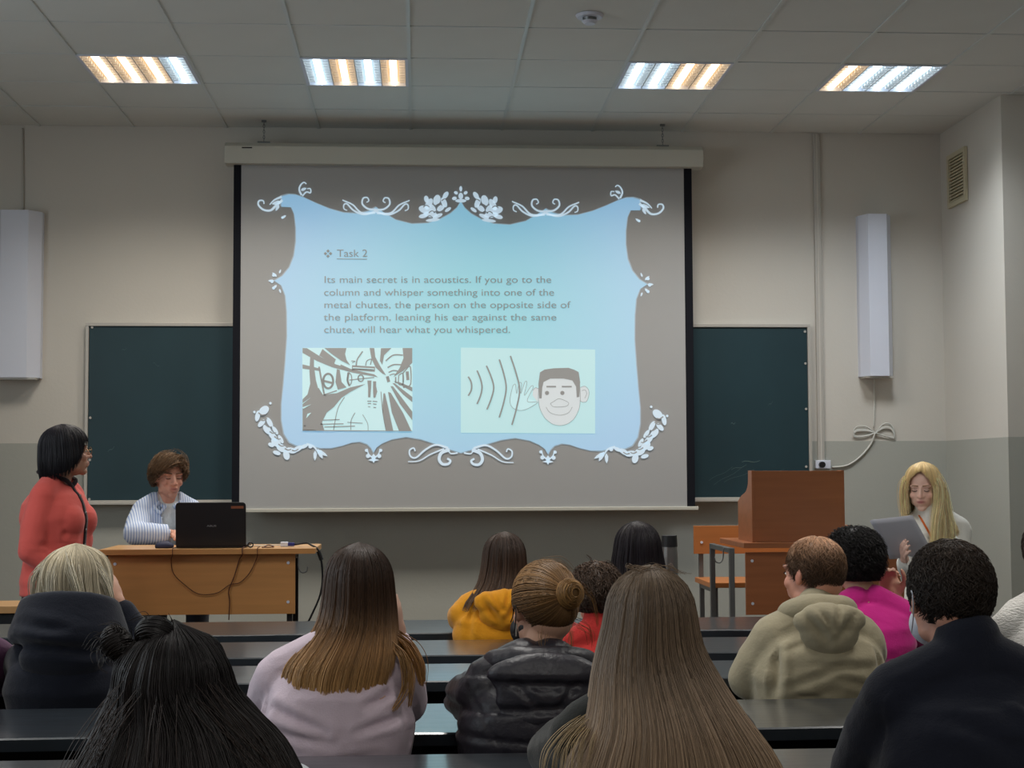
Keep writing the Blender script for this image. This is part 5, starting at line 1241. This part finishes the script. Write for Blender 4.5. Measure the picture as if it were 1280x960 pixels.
# ---- man at the laptop
Y = 8.74; X = px_x(207, Y); rot = math.radians(198)
f = Fig('seated man with wavy light brown hair in a striped shirt behind the laptop', X, Y, rot=rot, base=DZ, T=px_top(564, Y, DZ)-.020, sw=.140, bulk=.9, lean=.05, hfwd=.03, hrot=(-.10,0,.18), skin=(206,152,130), fine=True, seat=.45,
        arms={1: dict(e=(.195,.18,.80), w=(.03,.33,.80)), -1: dict(e=(-.19,.18,.80), w=(-.08,.34,.80))})
f.body(voxel=.0042, lips=(188,112,104), stubble=(150,112,94), hair_jaw=.92); f.eyes(closed=True, brow=(92,68,50)); finish(f)
f.top('undershirt', cloth('white_jersey', (216,220,220)), g=.012, fold=.003, seed=19, to=.02)
sh = mat('striped_cotton', (176,190,212), .8, .2, bump=(60,(1,1,1),.2,.004)); nt = sh.node_tree; b = nt.nodes['Principled BSDF']
tc = nt.nodes.new('ShaderNodeTexCoord'); mp = nt.nodes.new('ShaderNodeMapping'); mp.inputs['Scale'].default_value = (1, .35, .0); nt.links.new(tc.outputs['Object'], mp.inputs[0])
wvn = nt.nodes.new('ShaderNodeTexWave'); wvn.inputs['Scale'].default_value = 24; wvn.inputs['Distortion'].default_value = .6; nt.links.new(mp.outputs[0], wvn.inputs['Vector'])
cr = nt.nodes.new('ShaderNodeValToRGB'); cr.color_ramp.elements[0].color = (*lin((138,158,200)), 1); cr.color_ramp.elements[1].color = (*lin((206,214,228)), 1); cr.color_ramp.elements[0].position = .15; cr.color_ramp.elements[1].position = .45
nt.links.new(wvn.outputs['Fac'], cr.inputs[0]); nt.links.new(cr.outputs[0], b.inputs['Base Color'])
o = f.top('shirt', sh, g=.024, fold=.005, freq=16, seed=20, loose=.010, to=.9)
zs1 = f.zs
flapcut(o, lambda c: c.y > .02 and abs(c.x) < .030+max(0, (c.z-zs1+.16))*.13 and c.z < zs1+.2 or c.z > zs1+.085)
bm = bmesh.new(); ring_ = []
for a in np.linspace(-158, 158, 25):
    t = math.radians(a+180); q = (1-math.cos(math.radians(a)))/2      # 0 at the nape, 1 at the throat
    ring_.append((.070*math.sin(t)*(1+.18*math.sin(q*math.pi)), f.lean-.012+(.070+.022*q)*math.cos(t), zs1+.075-.070*q**1.6))
chain(bm, ring_, [.0135]*25, 2)
for s_ in (-1, 1): chain(bm, [(s_*.030,f.lean+.088,zs1+.005),(s_*.058,f.lean+.105,zs1-.030),(s_*.082,f.lean+.075,zs1+.005),(s_*.060,f.lean+.07,zs1+.035)], [.010,.009,.010,.010], 2)
fuse('collar', bm, sh, f.root, .005, 2)
def zman(p):
    return float(np.interp(p, (-180,-140,-115,-95,-75,-52,-30,-10,15,40,60,80,95,115,140,180), (-.10,-.10,-.05,.005,.01,.05,.092,.094,.084,.062,.030,-.01,-.02,-.06,-.10,-.10)))
hair(f, scalp(.012, rows=12, to=140), zman, [(122,96,70),(104,80,58),(88,68,50)], n=2600, m=14, mode='short', seg=.060, lift=.017, curl=.010, M_=f.Mh, seed=23, r=.0015, thick=.008, ridges=.004, var=.45)
loose_strands(f, [[(-.02,.05,.115),(.02,.09,.105),(.055,.085,.07),(.075,.06,.025)],[(-.01,.03,.122),(.05,.06,.105),(.08,.05,.06),(.088,.02,.01)],[(-.02,.04,.12),(-.05,.06,.11),(-.078,.05,.075),(-.088,.02,.03)],[(.0,-.02,.125),(.06,.0,.11),(.092,.0,.06),(.098,-.02,.0)]], (126,100,74), n=60, spread=.014, M_=f.Mh, seed=2, r=.0012)

# ---- blonde woman reading from a sheet
Y = 7.5; X = px_x(1170, Y); rot = math.radians(160)
tl = lambda px, py, Yw: toloc(X, Y, 0, rot, px, py, Yw)
f = Fig('standing woman with long blond hair in a white turtleneck, reading from paper', X, Y, rot=rot, T=px_top(581, Y)-.012, sw=.122, sit=False, bulk=.86, lean=.0, hfwd=.03, hrot=(-.16,0,-.12), skin=(236,194,176), fine=True, hs=.94, hx=.055,
        arms={-1: dict(e=tl(1190, 722, 7.42), w=tl(1160, 690, 7.25), d=vloc(rot, (-1,-.25,.35)), n=vloc(rot, (.2,-1,.3)), side=1, curl=.35, thumb=.3),
              1: dict(e=tl(1140, 722, 7.40), w=tl(1132, 704, 7.24), d=vloc(rot, (-.3,-.6,.5)), n=vloc(rot, (1,.1,.2)), side=1, curl=.5)})
f.body(voxel=.0042, lips=(186,96,96)); f.eyes(closed=True, brow=(150,116,84)); finish(f, jeans)
wk = mat('white_turtleneck_knit', (232,232,226), .9, .2, bump=(200,(1,1,.3),.3,.004), sheen=.2)
o = f.top('turtleneck', wk, g=.018, fold=.004, freq=12, seed=21, bottom=.66, loose=.010, add=lambda bm: [ell(bm, (s*.065,.085,f.zs-.12), (.07,.07,.075)) for s in (-1, 1)] and chain(bm, [f.nb+Vector((0,.0,.0)), f.nb+Vector((.02,.012,.055))], [.078,.064]))
tn = o; bpy.context.view_layer.update()
def fy_(x, z):
    r = tn.ray_cast(Vector((x, 1, z)), Vector((0, -1, 0))); return r[1].y+.003 if r[0] else .12
lan = mat('orange_ribbon', (226,112,40), .6)
bm = bmesh.new()
for s in (-1, 1):
    prev = None
    for k in range(9):
        t = k/8; x = s*(.075*(1-t))+.0; z = f.zs+.045-.135*t; y = fy_(x, z); ring = [bm.verts.new((x-.006, y, z)), bm.verts.new((x+.006, y, z+.002))]
        if prev: bm.faces.new((prev[0], prev[1], ring[1], ring[0]))
        prev = ring
o = mobj('lanyard', bm, lan, f.root); q = o.modifiers.new('s', 'SOLIDIFY'); q.thickness = .002
pf = scalp(.012, rows=8, to=90)+[(-.03,0,-.014,.090,.104),(-.08,-.004,-.02,.094,.10),(-.13,-.012,-.025,.104,.10),(-.18,-.030,-.03,.13,.105),(-.24,-.04,-.035,.14,.12),(-.31,-.04,-.035,.135,.125)]
def ze(p): return float(np.interp(p % 360, (0,14,32,48,58,70,95,180,262,285,302,316,334,350,360), (.082,.074,.050,.0,-.10,-.15,-.22,-.30,-.30,-.29,-.20,.0,.050,.076,.082)))
hair(f, pf, ze, [(240,208,150),(248,220,164),(252,228,178),(248,222,172)], n=1800, m=18, ragged=.04, seed=24, clump=30, r=.0014, ridges=.002, var=.16)
loose_strands(f, [[(-.060,.008,.055),(-.086,.035,.01),(-.094,.06,-.08),(-.108,.085,-.18),(-.100,.105,-.30)],[(-.062,-.01,.05),(-.092,.0,-.01),(-.112,.03,-.10),(-.135,.07,-.20),(-.130,.09,-.32)],[(-.058,.025,.06),(-.080,.045,.02),(-.084,.065,-.07),(-.075,.11,-.17),(-.07,.125,-.28)],[(.060,.015,.05),(.082,.035,.01),(.086,.045,-.06),(.078,.075,-.13)]], (252,226,176), n=230, spread=.011, M_=f.Myaw, seed=12, r=.0013, taper=.1)
# the sheet of paper in her hand
c = [P(1087,651,7.10), P(1139,645,7.10), P(1166,694,7.24), P(1112,699,7.24)]
for k in range(2):
    bm = bmesh.new(); N = 8; top = []; 
    grid = [[None]*(N+1) for _ in range(N+1)]
    for i in range(N+1):
        for j in range(N+1):
            u, v = i/N, j/N; p = (c[0]*(1-u)+c[1]*u)*(1-v)+(c[3]*(1-u)+c[2]*u)*v; p = p+Vector((.004*k, -.008*math.sin(v*3.14)-.006*k-.004*math.sin(u*3.14), .004*k*(1-v))); grid[i][j] = bm.verts.new(p-c[3])
    for i in range(N):
        for j in range(N): bm.faces.new((grid[i][j], grid[i+1][j], grid[i+1][j+1], grid[i][j+1]))
    if k == 0:
        o = mobj('paper_sheet', bm, mat('paper', (205,206,216), .8), smooth=True); o.location = c[3]
        tag(o, 'white sheets of paper held up by the blond woman', 'paper'); q = o.modifiers.new('s', 'SOLIDIFY'); q.thickness = .0006; sheet0 = o
    else:
        o = mobj('second_sheet', bm, bpy.data.materials['paper'], sheet0, smooth=True); q = o.modifiers.new('s', 'SOLIDIFY'); q.thickness = .0006
